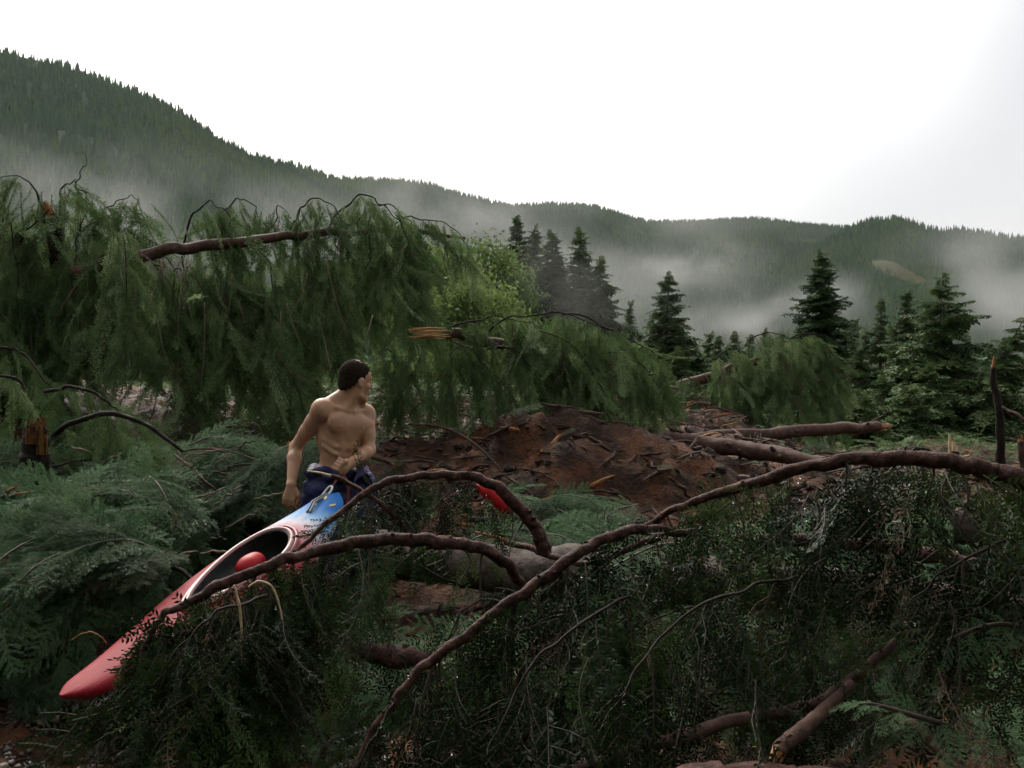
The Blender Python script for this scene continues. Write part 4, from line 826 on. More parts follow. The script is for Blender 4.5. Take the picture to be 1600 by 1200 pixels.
m_suit = surf('dark_blue_nylon', [(0.3, (0.008, 0.009, 0.035)), (0.55, (0.016, 0.018, 0.070)), (0.8, (0.040, 0.034, 0.13))], scale=7, rough=0.55, spec=0.2, bump=0.6, bscale=22, bdist=0.02)
m_sleeve = surf('purple_nylon', [(0.35, (0.020, 0.016, 0.085)), (0.55, (0.070, 0.045, 0.19)), (0.75, (0.22, 0.10, 0.16))], scale=16, rough=0.5, bump=0.4, bdist=0.01)
m_shoe = surf('black_rubber', [(0.3, (0.008, 0.008, 0.008)), (0.7, (0.02, 0.02, 0.02))], scale=20, rough=0.6, bump=0.1)
m_eye = surf('eye', [(0.3, (0.02, 0.015, 0.01)), (0.7, (0.03, 0.02, 0.015))], rough=0.1, bump=0)

TH = R(42); fw = Vector((math.sin(TH), -math.cos(TH), 0)); lf = Vector((math.cos(TH), math.sin(TH), 0))
Pc = at(524, 754, 6.0); NB = at(540, 636, 6.02); upv = (NB - Pc).normalized(); fw = (fw - upv * fw.dot(upv)).normalized(); lf = upv.cross(fw) * -1
if lf.x < 0: lf = -lf
def B(a, b_, c): return Pc + lf * a + fw * b_ + upv * c
AX = (lf, fw, upv)
man = thing('person', 'shirtless man with short dark hair, blue trousers, dragging the kayak and looking back', 'person', (Pc.x, Pc.y, gz(Pc.x, Pc.y)))
gzm = gz(Pc.x, Pc.y)
s = Solid((Pc.x - .48, Pc.y - .50, gzm - .02), (Pc.x + .46, Pc.y + .42, 1.86), 0.0062)
# trunk
s.ell(B(0, 0, .02), (.150, .100, .12), AX, .03); s.ell(B(0, -.005, .16), (.116, .082, .17), AX, .03); s.ell(B(0, -.005, .315), (.141, .100, .165), AX, .03)
s.ell(B(0, -.012, .415), (.150, .078, .075), AX, .03)
for sd in (-1, 1):
    s.ell(B(sd*.072, .070, .362), (.084, .030, .058), AX, .026); s.ell(B(sd*.104, -.035, .30), (.044, .052, .12), AX, .03)
    s.cone(B(sd*.025, -.03, .52), B(sd*.15, -.02, .44), .042, .040, .03); s.cone(B(sd*.02, .070, .440), B(sd*.15, .022, .462), .008, .009, .02)
    for c in (.10, .165, .225): s.ell(B(sd*.030, .078, c), (.028, .011, .030), AX, .016)
    for c in (.20, .24): s.cone(B(sd*.075, .068, c - .02), B(sd*.125, .02, c + .015), .012, .012, .022)
    s.ell(B(sd*.078, .101, .345), (.006, .003, .006), AX, .005)
    s.cone(B(sd*.09, 0, -.03), B(sd*.11, .01, -.30), .088, .07, .03)
s.ell(B(0, .086, .075), (.010, .010, .010), AX, .01, True)
# head
hd = R(45); hf = Vector((math.cos(hd), math.sin(hd), -.06)).normalized(); hu = Vector((.06, -.03, 1)); hu = (hu - hf * hu.dot(hf)).normalized(); hr = hf.cross(hu); HA = (hf, hr, hu)
Hc = at(555, 595, 6.03)
def Hh(f, r, u): return Hc + hf * f + hr * r + hu * u
s.cone(B(0, -.015, .43), Hh(-.022, 0, -.045), .066, .058, .03)
s.cone(B(-.02, .05, .45), Hh(-.01, .06, -.05), .022, .018, .025)                 # neck muscle
s.ell(Hh(-.012, 0, .032), (.097, .075, .098), HA, .02); s.ell(Hh(.034, 0, -.048), (.060, .056, .080), HA, .03); s.ell(Hh(.045, 0, .03), (.05, .062, .055), HA, .02)
s.cone(Hh(.070, -.012, -.112), Hh(.070, .012, -.112), .020, .020, .02); s.cone(Hh(.00, .052, -.085), Hh(.06, .028, -.112), .016, .014, .02); s.cone(Hh(.00, -.052, -.085), Hh(.06, -.028, -.112), .016, .014, .02)
s.cone(Hh(.088, 0, .005), Hh(.112, 0, -.034), .009, .012, .010); s.ell(Hh(.098, 0, -.040), (.012, .018, .009), HA, .006)
s.cone(Hh(.082, -.04, .022), Hh(.082, .04, .022), .011, .011, .012); s.cone(Hh(.086, -.018, -.070), Hh(.086, .018, -.070), .009, .009, .008)
for sd in (-1, 1):
    s.ell(Hh(.092, sd*.031, -.001), (.012, .016, .009), HA, .008, True)
    s.ell(Hh(-.008, sd*.078, -.010), (.026, .010, .034), HA, .008); s.ell(Hh(-.004, sd*.090, -.008), (.012, .007, .018), HA, .005, True)
    s.cone(Hh(.055, sd*.052, -.030), Hh(.075, sd*.035, -.025), .016, .014, .02)
# arms
Rs, Re, Rw = B(-.160, -.005, .425), at(462, 699, 6.03), at(455, 758, 5.86)
Ls, Le, Lw = B(.150, 0, .425), at(577, 703, 6.03), at(552, 721, 5.83)
for S_, E_, W_ in ((Rs, Re, Rw), (Ls, Le, Lw)):
    s.cone(S_, S_.lerp(E_, .35), .052, .047, .03); s.cone(S_.lerp(E_, .3), S_.lerp(E_, .6), .047, .043, .02); s.cone(S_.lerp(E_, .55), E_, .043, .037, .02)
    d = (E_ - S_).normalized(); q = S_.lerp(E_, .55) + fw * .014; s.ell(q, (.068, .030, .030), (d, d.orthogonal().normalized(), d.cross(d.orthogonal()).normalized()), .02)
    s.cone(E_, E_.lerp(W_, .3), .037, .041, .02); s.cone(E_.lerp(W_, .3), W_, .041, .026, .02)
s.ell(Rs + upv * .006, (.056, .056, .058), AX, .04); s.ell(Ls + upv * .004, (.054, .054, .056), AX, .04)
# right hand: hanging, loosely curled
dn = (at(450, 792, 5.84) - Rw).normalized(); ac = Vector((0.92, -.30, 0)); ac = (ac - dn * ac.dot(dn)).normalized(); bk = dn.cross(ac)
if bk.y > 0: bk = -bk                                                          # back of the hand faces the viewer
s.ell(Rw + dn * .052, (.046, .040, .019), (dn, ac, bk), .014); s.cone(Rw, Rw + dn * .03, .028, .024, .015)
for k, (o_, L_) in enumerate(((.030, .070), (.010, .078), (-.011, .072), (-.031, .058))):
    p0 = Rw + dn * .085 + ac * o_ + bk * .004; p1 = p0 + (dn * .8 - bk * .25 + ac * o_ * 1.5).normalized() * L_ * .42; p2 = p1 + (dn * .7 - bk * .75).normalized() * L_ * .34; p3 = p2 + (dn * .25 - bk * 1.0).normalized() * L_ * .28
    s.chain([p0 - dn * .02, p0, p1, p2, p3], [.0105, .0115, .0098, .0090, .0080], .004)
t0 = Rw + dn * .025 + ac * .030 - bk * .006; s.chain([t0, t0 + ac * .018 + dn * .028 - bk * .008, t0 + ac * .018 + dn * .056 - bk * .020, t0 + ac * .010 + dn * .078 - bk * .026], [.0150, .0135, .0115, .0095], .008)
# left hand: a fist round the strap
HB = at(534, 731, 5.76); STR0 = at(531, 741, 5.74); CAR = at(514, 766, 5.70); sx = (CAR - STR0).normalized(); wd = (HB - Lw).normalized(); wd = (wd - sx * wd.dot(sx)).normalized(); nb_ = sx.cross(wd)
if nb_.y > 0: nb_ = -nb_                                                       # towards the viewer
fc = HB
s.cone(Lw, fc - wd * .012, .028, .030, .02); s.ell(fc - wd * .012, (.042, .040, .024), (wd, sx, nb_), .014)
for k in range(4):
    o_ = -.030 + .0205 * k; L_ = (.032, .034, .033, .027)[k]; p0 = fc + sx * o_ + wd * .022 + nb_ * .014; p1 = p0 + wd * L_ * .75 + nb_ * .006; p2 = p1 - nb_ * .032 + wd * .004; p3 = p2 - wd * .026
    s.chain([p0 - wd * .02, p0, p1, p2, p3], [.0105, .0115, .0105, .0098, .0088], .004)
t0 = fc - sx * .036 - wd * .01; s.chain([t0, t0 - sx * .012 + wd * .022 + nb_ * .008, t0 + sx * .006 + wd * .046 + nb_ * .020, t0 + sx * .022 + wd * .052 + nb_ * .024], [.0145, .0130, .0112, .0095], .008)
# legs (inside the trousers)
hipR, hipL = B(-.09, 0, -.05), B(.09, 0, -.05)
ftR, ftL = Vector((Pc.x - .17, Pc.y - .12, gz(Pc.x - .17, Pc.y - .12) + .05)), Vector((Pc.x + .16, Pc.y + .12, gz(Pc.x + .16, Pc.y + .12) + .05))
knR, knL = hipR.lerp(ftR, .48) + fw * .07, hipL.lerp(ftL, .48) + fw * .06
for h_, k_, f_ in ((hipR, knR, ftR), (hipL, knL, ftL)):
    s.chain([h_, k_, f_ + Vector((0, 0, .04))], [.078, .054, .038], .03); s.cone(f_, f_ + fw * .12, .035, .026, .02)
body = link('body', s.mesh('body', m_skin), man)
# hair
s = Solid((Hc.x - .15, Hc.y - .15, Hc.z - .12), (Hc.x + .15, Hc.y + .15, Hc.z + .18), .0042)
s.ell(Hh(-.014, 0, .034), (.099, .078, .096), HA, .01); s.ell(Hh(-.06, 0, -.03), (.045, .062, .05), HA, .03); s.ell(Hh(.04, 0, .05), (.055, .064, .055), HA, .02)
gg = np.stack(np.meshgrid(*[s.lo[i] + s.h * np.arange(s.n[i]) for i in range(3)], indexing='ij'), -1) - np.array(tuple(Hc))
lf_, lr_, lu_ = gg @ np.array(tuple(hf)), gg @ np.array(tuple(hr)), gg @ np.array(tuple(hu))
cut = 0.012 + np.where(lf_ < -.01, .75, .95) * lf_ - lu_ + .006 * np.sin(lf_ * 300) ; cut = np.where((lf_ > -.02) & (lf_ < .022) & (np.abs(lr_) > .05), -(lu_ + .022), cut); cut = np.maximum(cut, lf_ - .072)
s.d = np.maximum(s.d, cut.astype(np.float32) * .8) + (.004 * vnoise(gg[..., 0] * 160, gg[..., 1] * 160, gg[..., 2] * 160, 2)).astype(np.float32)
link('hair', s.mesh('hair', m_hair), man)
for sd in (-1, 1):
    mbq = Solid(tuple(Hh(.082, sd*.031, 0) - Vector((.02,)*3)), tuple(Hh(.082, sd*.031, 0) + Vector((.02,)*3)), .003); mbq.ell(Hh(.080, sd*.031, -.001), (.011, .011, .010), HA, .002); link('eye', mbq.mesh('eye', m_eye), man)
# trousers: a blue paddling suit rolled down to the waist
s = Solid((Pc.x - .46, Pc.y - .42, gzm + .05), (Pc.x + .46, Pc.y + .42, Pc.z + .17), .009)
s.ell(B(0, 0, -.05), (.172, .128, .13), AX, .03)
for k in range(14):
    a = 6.283 * k / 14; s.ell(B(.146 * math.cos(a), .104 * math.sin(a), .052 + .020 * math.sin(k * 2.3)), (.062, .046, .036 + .010 * math.cos(k * 1.7)), AX, .018)
s.ell(B(-.12, .05, -.05), (.085, .07, .06), AX, .03); s.ell(B(-.05, .10, -.09), (.08, .05, .05), AX, .03); s.ell(B(-.10, .08, -.17), (.10, .07, .07), AX, .03)
for h_, k_, f_ in ((hipR, knR, ftR), (hipL, knL, ftL)):
    s.chain([h_ + Vector((0, 0, -.03)), h_.lerp(k_, .5), k_, k_.lerp(f_, .5), f_ + Vector((0, 0, .07))], [.118, .108, .092, .082, .066], .04)
gg = np.stack(np.meshgrid(*[s.lo[i] + s.h * np.arange(s.n[i]) for i in range(3)], indexing='ij'), -1)
s.d = s.d + (.020 * fbm(gg[..., 0] * 10, gg[..., 1] * 10, gg[..., 2] * 17, 3, 5)).astype(np.float32)
link('trousers', s.mesh('trousers', m_suit), man)
s = Solid(tuple(B(.12, .05, -.02) - Vector((.16, .22, .34))), tuple(B(.12, .05, -.02) + Vector((.26, .2, .14))), .008)
q0 = at(566, 735, 5.93); s.chain([q0, at(573, 748, 5.86), at(581, 768, 5.84), at(585, 800, 5.84)], [.035, .042, .036, .022], .02); s.chain([q0, at(563, 752, 5.85), at(566, 775, 5.83)], [.03, .034, .02], .02)
gg = np.stack(np.meshgrid(*[s.lo[i] + s.h * np.arange(s.n[i]) for i in range(3)], indexing='ij'), -1); s.d = s.d + (.014 * fbm(gg[..., 0] * 22, gg[..., 1] * 22, gg[..., 2] * 22, 2, 8)).astype(np.float32)
o = link('loose_sleeve', s.mesh('loose_sleeve', m_sleeve), man); o['label'] = 'purple sleeve hanging from the waist'
for f_ in (ftR, ftL):
    s = Solid(tuple(f_ - Vector((.24, .24, .08))), tuple(f_ + Vector((.24, .24, .16))), .009); s.cone(f_ - fw * .05, f_ + fw * .15, .048, .036, .02); s.cone(f_ + Vector((0, 0, .0)), f_ + Vector((0, 0, .08)), .05, .048, .02); link('shoe', s.mesh('shoe', m_shoe), man)

# ------------------------------------------------------------------ the kayak
def kayak_mat():
    m, n, l, b, o = _mat('marbled_plastic'); tc = n.new('ShaderNodeTexCoord'); sp = n.new('ShaderNodeSeparateXYZ'); l.new(tc.outputs['Object'], sp.inputs[0])
    mp = n.new('ShaderNodeMapping'); mp.inputs['Scale'].default_value = (2.2, 9, 9); l.new(tc.outputs['Object'], mp.inputs['Vector'])
    nz = n.new('ShaderNodeTexNoise'); nz.inputs['Scale'].default_value = 1.6; nz.inputs['Detail'].default_value = 5; l.new(mp.outputs[0], nz.inputs['Vector'])
    mr = n.new('ShaderNodeMath'); mr.operation = 'MULTIPLY_ADD'; mr.inputs[1].default_value = 0.42; l.new(nz.outputs['Fac'], mr.inputs[0]); l.new(sp.outputs['X'], mr.inputs[2])
    rp = n.new('ShaderNodeValToRGB'); l.new(mr.outputs[0], rp.inputs['Fac']); e = rp.color_ramp.elements
    stops = [(0.0, (0.26, 0.011, 0.018)), (0.36, (0.24, 0.016, 0.024)), (0.52, (0.27, 0.034, 0.042)), (0.735, (0.34, 0.045, 0.06)), (0.775, (0.45, 0.20, 0.22)), (0.815, (0.50, 0.46, 0.52)), (0.855, (0.17, 0.34, 0.56)), (0.915, (0.02, 0.14, 0.44))]
    while len(e) < len(stops): e.new(0.5)
    for k, (p, c) in enumerate(stops): e[k].position = p; e[k].color = (*c, 1)
    sc = n.new('ShaderNodeMath'); sc.operation = 'MULTIPLY'; sc.inputs[1].default_value = 1 / 2.22; l.new(mr.outputs[0], sc.inputs[0]); l.new(sc.outputs[0], rp.inputs['Fac'])
    mp2 = n.new('ShaderNodeMapping'); mp2.inputs['Scale'].default_value = (1.5, 42, 42); mp2.inputs['Rotation'].default_value = (0, 0, .12); l.new(tc.outputs['Object'], mp2.inputs['Vector'])
    n2 = n.new('ShaderNodeTexNoise'); n2.inputs['Scale'].default_value = 2.2; n2.inputs['Detail'].default_value = 4; l.new(mp2.outputs[0], n2.inputs['Vector'])
    r2 = n.new('ShaderNodeMapRange'); r2.inputs['From Min'].default_value = .60; r2.inputs['From Max'].default_value = .72; r2.inputs['To Max'].default_value = .16; l.new(n2.outputs['Fac'], r2.inputs['Value'])
    x1 = n.new('ShaderNodeMixRGB'); x1.inputs['Color2'].default_value = (.55, .42, .40, 1); l.new(r2.outputs[0], x1.inputs['Fac']); l.new(rp.outputs['Color'], x1.inputs['Color1'])
    n3 = n.new('ShaderNodeTexNoise'); n3.inputs['Scale'].default_value = 7; n3.inputs['Detail'].default_value = 8; n3.inputs['Roughness'].default_value = .75; l.new(tc.outputs['Object'], n3.inputs['Vector'])
    r3 = n.new('ShaderNodeMapRange'); r3.inputs['From Min'].default_value = .60; r3.inputs['From Max'].default_value = .70; r3.inputs['To Max'].default_value = .4; l.new(n3.outputs['Fac'], r3.inputs['Value'])
    x2 = n.new('ShaderNodeMixRGB'); x2.inputs['Color2'].default_value = (.05, .028, .018, 1); l.new(r3.outputs[0], x2.inputs['Fac']); l.new(x1.outputs['Color'], x2.inputs['Color1'])
    l.new(x2.outputs['Color'], b.inputs['Base Color']); b.inputs['Roughness'].default_value = 0.6; b.inputs['Specular IOR Level'].default_value = 0.12
    nb, _ = noise_ramp(n, l, 30, [(0, (0,0,0)), (1, (1,1,1))], stretch=(1, 6, 6)); bp = n.new('ShaderNodeBump'); bp.inputs['Strength'].default_value = 0.12; bp.inputs['Distance'].default_value = 0.004
    l.new(nb.outputs['Fac'], bp.inputs['Height']); l.new(bp.outputs['Normal'], b.inputs['Normal']); return m
m_kay = kayak_mat()
m_liner = surf('grey_cockpit_liner', [(0.3, (0.10, 0.105, 0.11)), (0.7, (0.19, 0.20, 0.21))], scale=6, rough=0.5, bump=0.1)
m_rim = surf('pale_pink_rim', [(0.3, (0.32, 0.13, 0.13)), (0.7, (0.40, 0.23, 0.22))], scale=4, rough=0.35, bump=0)
m_rim2 = surf('dark_red_rim', [(0.3, (0.16, 0.018, 0.025)), (0.7, (0.24, 0.03, 0.04))], scale=4, rough=0.35, bump=0)
m_black = surf('black_foam', [(0.3, (0.010, 0.010, 0.011)), (0.7, (0.02, 0.02, 0.022))], scale=10, rough=0.7, bump=0.1)
m_redv = surf('red_vinyl', [(0.3, (0.36, 0.006, 0.010)), (0.7, (0.46, 0.014, 0.018))], scale=5, rough=0.5, spec=0.2, bump=0.1)
m_strap = surf('red_webbing', [(0.3, (0.16, 0.035, 0.035)), (0.7, (0.26, 0.07, 0.065))], scale=60, rough=0.8, bump=0.4, bdist=.002)
m_metal = surf('pale_alloy', [(0.3, (0.70, 0.71, 0.72)), (0.7, (0.82, 0.82, 0.82))], scale=9, rough=0.25, bump=0)
m_yel = surf('yellow_decal', [(0.3, (0.45, 0.36, 0.03)), (0.7, (0.60, 0.50, 0.08))], scale=40, rough=0.4, bump=0)
KN, KF = at(97, 1098, 3.95), at(529, 779, 5.70); KL = (KF - KN).length; kx = (KF - KN).normalized(); ku = (Vector((0, 0, 1)) - kx * kx.z).normalized(); ks = kx.cross(ku)
ROLL = R(8); kz = (ku * math.cos(ROLL) + ks * math.sin(ROLL)); ky = kz.cross(kx)
kay = thing('kayak', 'red and blue whitewater kayak slanting up to the hand of the man', 'kayak', (0, 0, 0)); kay.matrix_world = Matrix(((kx.x, ky.x, kz.x, KN.x), (kx.y, ky.y, kz.y, KN.y), (kx.z, ky.z, kz.z, KN.z), (0, 0, 0, 1)))
def kpart(name, mesh, parent=None):
    o = bpy.data.objects.new(name, mesh); col.objects.link(o); o.parent = parent or kay; return o
ST = [0, .02, .06, .14, .25, .38, .5, .62, .74, .85, .93, .98, 1.0]
_UT = np.linspace(0, 1, 401); _kern = np.hanning(41); _kern /= _kern.sum()
def _smooth(v):
    t = np.interp(_UT, ST, v); t = np.convolve(np.concatenate([2 * t[0] - t[20:0:-1], t, 2 * t[-1] - t[-2:-22:-1]]), _kern, 'valid'); return np.maximum(t, .006)
_kw = _smooth([.010, .052, .080, .115, .170, .222, .244, .240, .200, .146, .108, .074, .012])
def kw(u): return np.interp(u, _UT, _kw)
_kd = _smooth([.008, .022, .036, .060, .085, .105, .115, .120, .115, .082, .052, .030, .008])
def kd(u): return np.interp(u, _UT, _kd)
_kh = _smooth([.008, .022, .032, .055, .085, .100, .105, .100, .088, .066, .046, .028, .008])
def kh(u): return np.interp(u, _UT, _kh)
def kr(u): return 0.10 * (abs(u - .5) * 2) ** 2.2 - .10 + 0.10 * (1 - 1)        # rocker
def ksurf(u, v, off=0.0):
    """u along the hull 0..1, v round it 0..1 (0.25 = deck ridge)"""
    a = 2 * math.pi * v; c, s_ = math.cos(a), math.sin(a); w = kw(u) - off; hgt = (kd(u) if s_ > 0 else kh(u)) - off; p = 0.80 if s_ > 0 else 0.62
    return (u * KL, -w * math.copysign(abs(c) ** .72, c), kr(u) + .10 * (abs(2 * u - 1)) ** 3 * .3 + hgt * math.copysign(abs(s_) ** p, s_))
CU, CRU, CRV = .560, .185, .128                                                     # cockpit oval: centre, half length (fraction), half width (m)
def in_oval(x, y, g=1.0):
    e = (x / KL - CU) / CRU; return e ** 2 + (y / (CRV * (1 + .30 * e))) ** 2 < g
NU, NV = 120, 64
def hull(off, hole, mat, name, u0=0.0, u1=1.0):
    U = u0 + (u1 - u0) * (0.5 - 0.5 * np.cos(np.linspace(0, math.pi, NU))); V = np.array([ksurf(u, (k + .5) / NV, off) for u in U for k in range(NV)]); F = []
    for i in range(NU - 1):
        for k in range(NV):
            q = (i*NV+k, i*NV+(k+1) % NV, (i+1)*NV+(k+1) % NV, (i+1)*NV+k); c = V[list(q)].mean(0)
            if hole and (k + 1) / NV < .5 and in_oval(c[0], c[1]): continue
            F.append(q)
    m = MB().add(V, F + [tuple(range(NV))[::-1], tuple((NU-1)*NV + k for k in range(NV))]); return kpart(name, m.mesh(name, mat))
hull(0, True, m_kay, 'hull'); hull(.008, True, m_liner, 'cockpit_liner', .22, .90)
def deck_z(x, y):
    u = min(1, max(0, x / KL)); w = kw(u); c = min(.999, abs(y) / w) ** (1 / .72); s_ = math.sqrt(1 - c * c); return ksurf(u, 0)[2] - 0 + kd(u) * s_ ** .80
def ring(name, mat, g, r, dz):
    P = []
    for k in range(73):
        a = 2 * math.pi * k / 72; x = (CU + CRU * g * math.cos(a)) * KL; y = CRV * (1 + .30 * math.cos(a)) * g * math.sin(a); P.append((x, y, deck_z(x, y) + dz))
    return kpart(name, MB().add(*tube(P, [r, r], 10, cap=False)).mesh(name, mat))
ring('cockpit_rim', m_rim, 1.0, .013, .014); ring('cockpit_rim', m_rim2, 1.10, .014, .004); ring('rim_gasket', m_black, .955, .008, .010)
MBq = MB()
for k in range(9):
    x = .66 * KL + .02 * k
sv = []
for i in range(9):
    for j in range(11):
        u_, w_ = i / 8, (j / 10 - .5); sv.append(((.34 + .14 * u_) * KL, w_ * .30, -.215 + .10 * abs(2 * w_) ** 2 + (.12 * max(0, .35 - u_) / .35)))
kpart('seat', MB().add(sv, [(i*11+j, i*11+j+1, (i+1)*11+j+1, (i+1)*11+j) for i in range(8) for j in range(10)]).mesh('seat', m_black))
for (u_, y_, a_) in ((.95, .02, .3), (.925, -.06, -.5), (.905, .03, .2)):
    x = u_ * KL; P = [(x + dx * math.cos(a_) - dy * math.sin(a_), y_ + dx * math.sin(a_) + dy * math.cos(a_)) for dx, dy in ((-.02, -.006), (0, -.009), (.02, -.004), (.022, .005), (.002, .009), (-.018, .006))]
    kpart('decal', MB().add([(p, q, deck_z(p, q) + .003) for p, q in P], [tuple(range(6))]).mesh('decal', m_yel))
def k2w(x, y, z): return kay.matrix_world @ Vector((x, y, z))
def w2k(p): return kay.matrix_world.inverted() @ Vector(p)
# grab loop on the upper end
ca = w2k(CAR); gl = [(.86 * KL, .02, deck_z(.86 * KL, .02) + .002), (.885 * KL, .03, deck_z(.885 * KL, .03) + .016), (.91 * KL, .045, deck_z(.91 * KL, .045) + .02), (ca.x - .02, ca.y, ca.z - .01)]
kpart('grab_loop', MB().add(*tube(crom(gl, 6), [.006, .006], 6)).add(*tube(crom([(p[0], p[1] - .018, p[2]) for p in gl], 6), [.006, .006], 6)).mesh('grab_loop', m_liner))
# float bag inside
s = Solid(tuple(k2w(1.28, -.02, -.06) - Vector((.2, .2, .2))), tuple(k2w(1.28, -.02, -.06) + Vector((.2, .2, .2))), .01)
bc = at(390, 884, 5.02); s.lo = np.array(tuple(bc)) - .2; s.ell(bc, (.08, .062, .055), (kx, ky, kz), .02); s.ell(bc + kx * .05, (.05, .05, .045), (kx, ky, kz), .02)
o = link('float_bag', s.mesh('float_bag', m_redv)); tag(o, 'bright red rounded float bag inside the kayak cockpit', 'bag')
# strap and carabiner
ss = thing('tow_strap', 'dull red webbing strap from the fist of the man down to the carabiner', 'strap', tuple(STR0))
def ribbon(P, w, side, th=.003):
    mb = MB(); P = [Vector(p) for p in P]; sv = Vector(side).normalized() * w * .5; nn = (P[-1] - P[0]).normalized().cross(sv).normalized() * th
    V = []
    for p in P: V += [p + sv + nn, p - sv + nn, p - sv - nn, p + sv - nn]
    n = len(P); return mb.add(V, [(4*i+k, 4*i+(k+1) % 4, 4*i+4+(k+1) % 4, 4*i+4+k) for i in range(n-1) for k in range(4)] + [(3, 2, 1, 0), tuple(4*(n-1)+k for k in range(4))])
hand_in = HB - sx * .05; ribbon([hand_in, HB, STR0, STR0.lerp(CAR, .6) + Vector((0, 0, -.006)), CAR - sx * .012], .020, (.9, .2, .4)).build('webbing', m_strap, ss, False)
ribbon([HB + sx * .04 + Vector((.02, 0, 0)), at(541, 748, 5.74), at(545, 765, 5.75), at(543, 785, 5.76)], .018, (.9, .2, .2)).build('loose_tail', m_strap, ss, False)
cc = CAR.lerp(at(505, 777, 5.68), .5); cx = (at(506, 777, 5.68) - CAR).normalized(); cyv = Vector((.75, -.1, .55)); cyv = (cyv - cx * cyv.dot(cx)).normalized()
P = []
for k in range(33):
    a = 2 * math.pi * k / 32; c, q = math.cos(a), math.sin(a); P.append(tuple(cc + cx * .052 * math.copysign(abs(c) ** .55, c) + cyv * .026 * math.copysign(abs(q) ** .55, q) * (1 + .15 * c)))
cb = thing('carabiner', 'pale metal carabiner clipping the strap to the blue end of the kayak', 'carabiner', tuple(cc))
MB().add(*tube(P[:26], [.0062, .0062], 8)).build('body', m_metal, cb); MB().add(*tube(P[25:], [.005, .005], 8)).build('gate', m_metal, cb)
# unidentified red object behind the slim arch, not known to be a bag
s = Solid(tuple(at(765, 772, 7.3) - Vector((.2, .2, .16))), tuple(at(765, 772, 7.3) + Vector((.2, .2, .16))), .008); s.chain([at(746, 759, 7.3), at(762, 768, 7.3), at(790, 790, 7.3)], [.012, .050, .065], .02)
tag(link('red_object', s.mesh('red_object', m_redv)), 'bright red object half hidden behind the slim arch in the centre', 'bag')
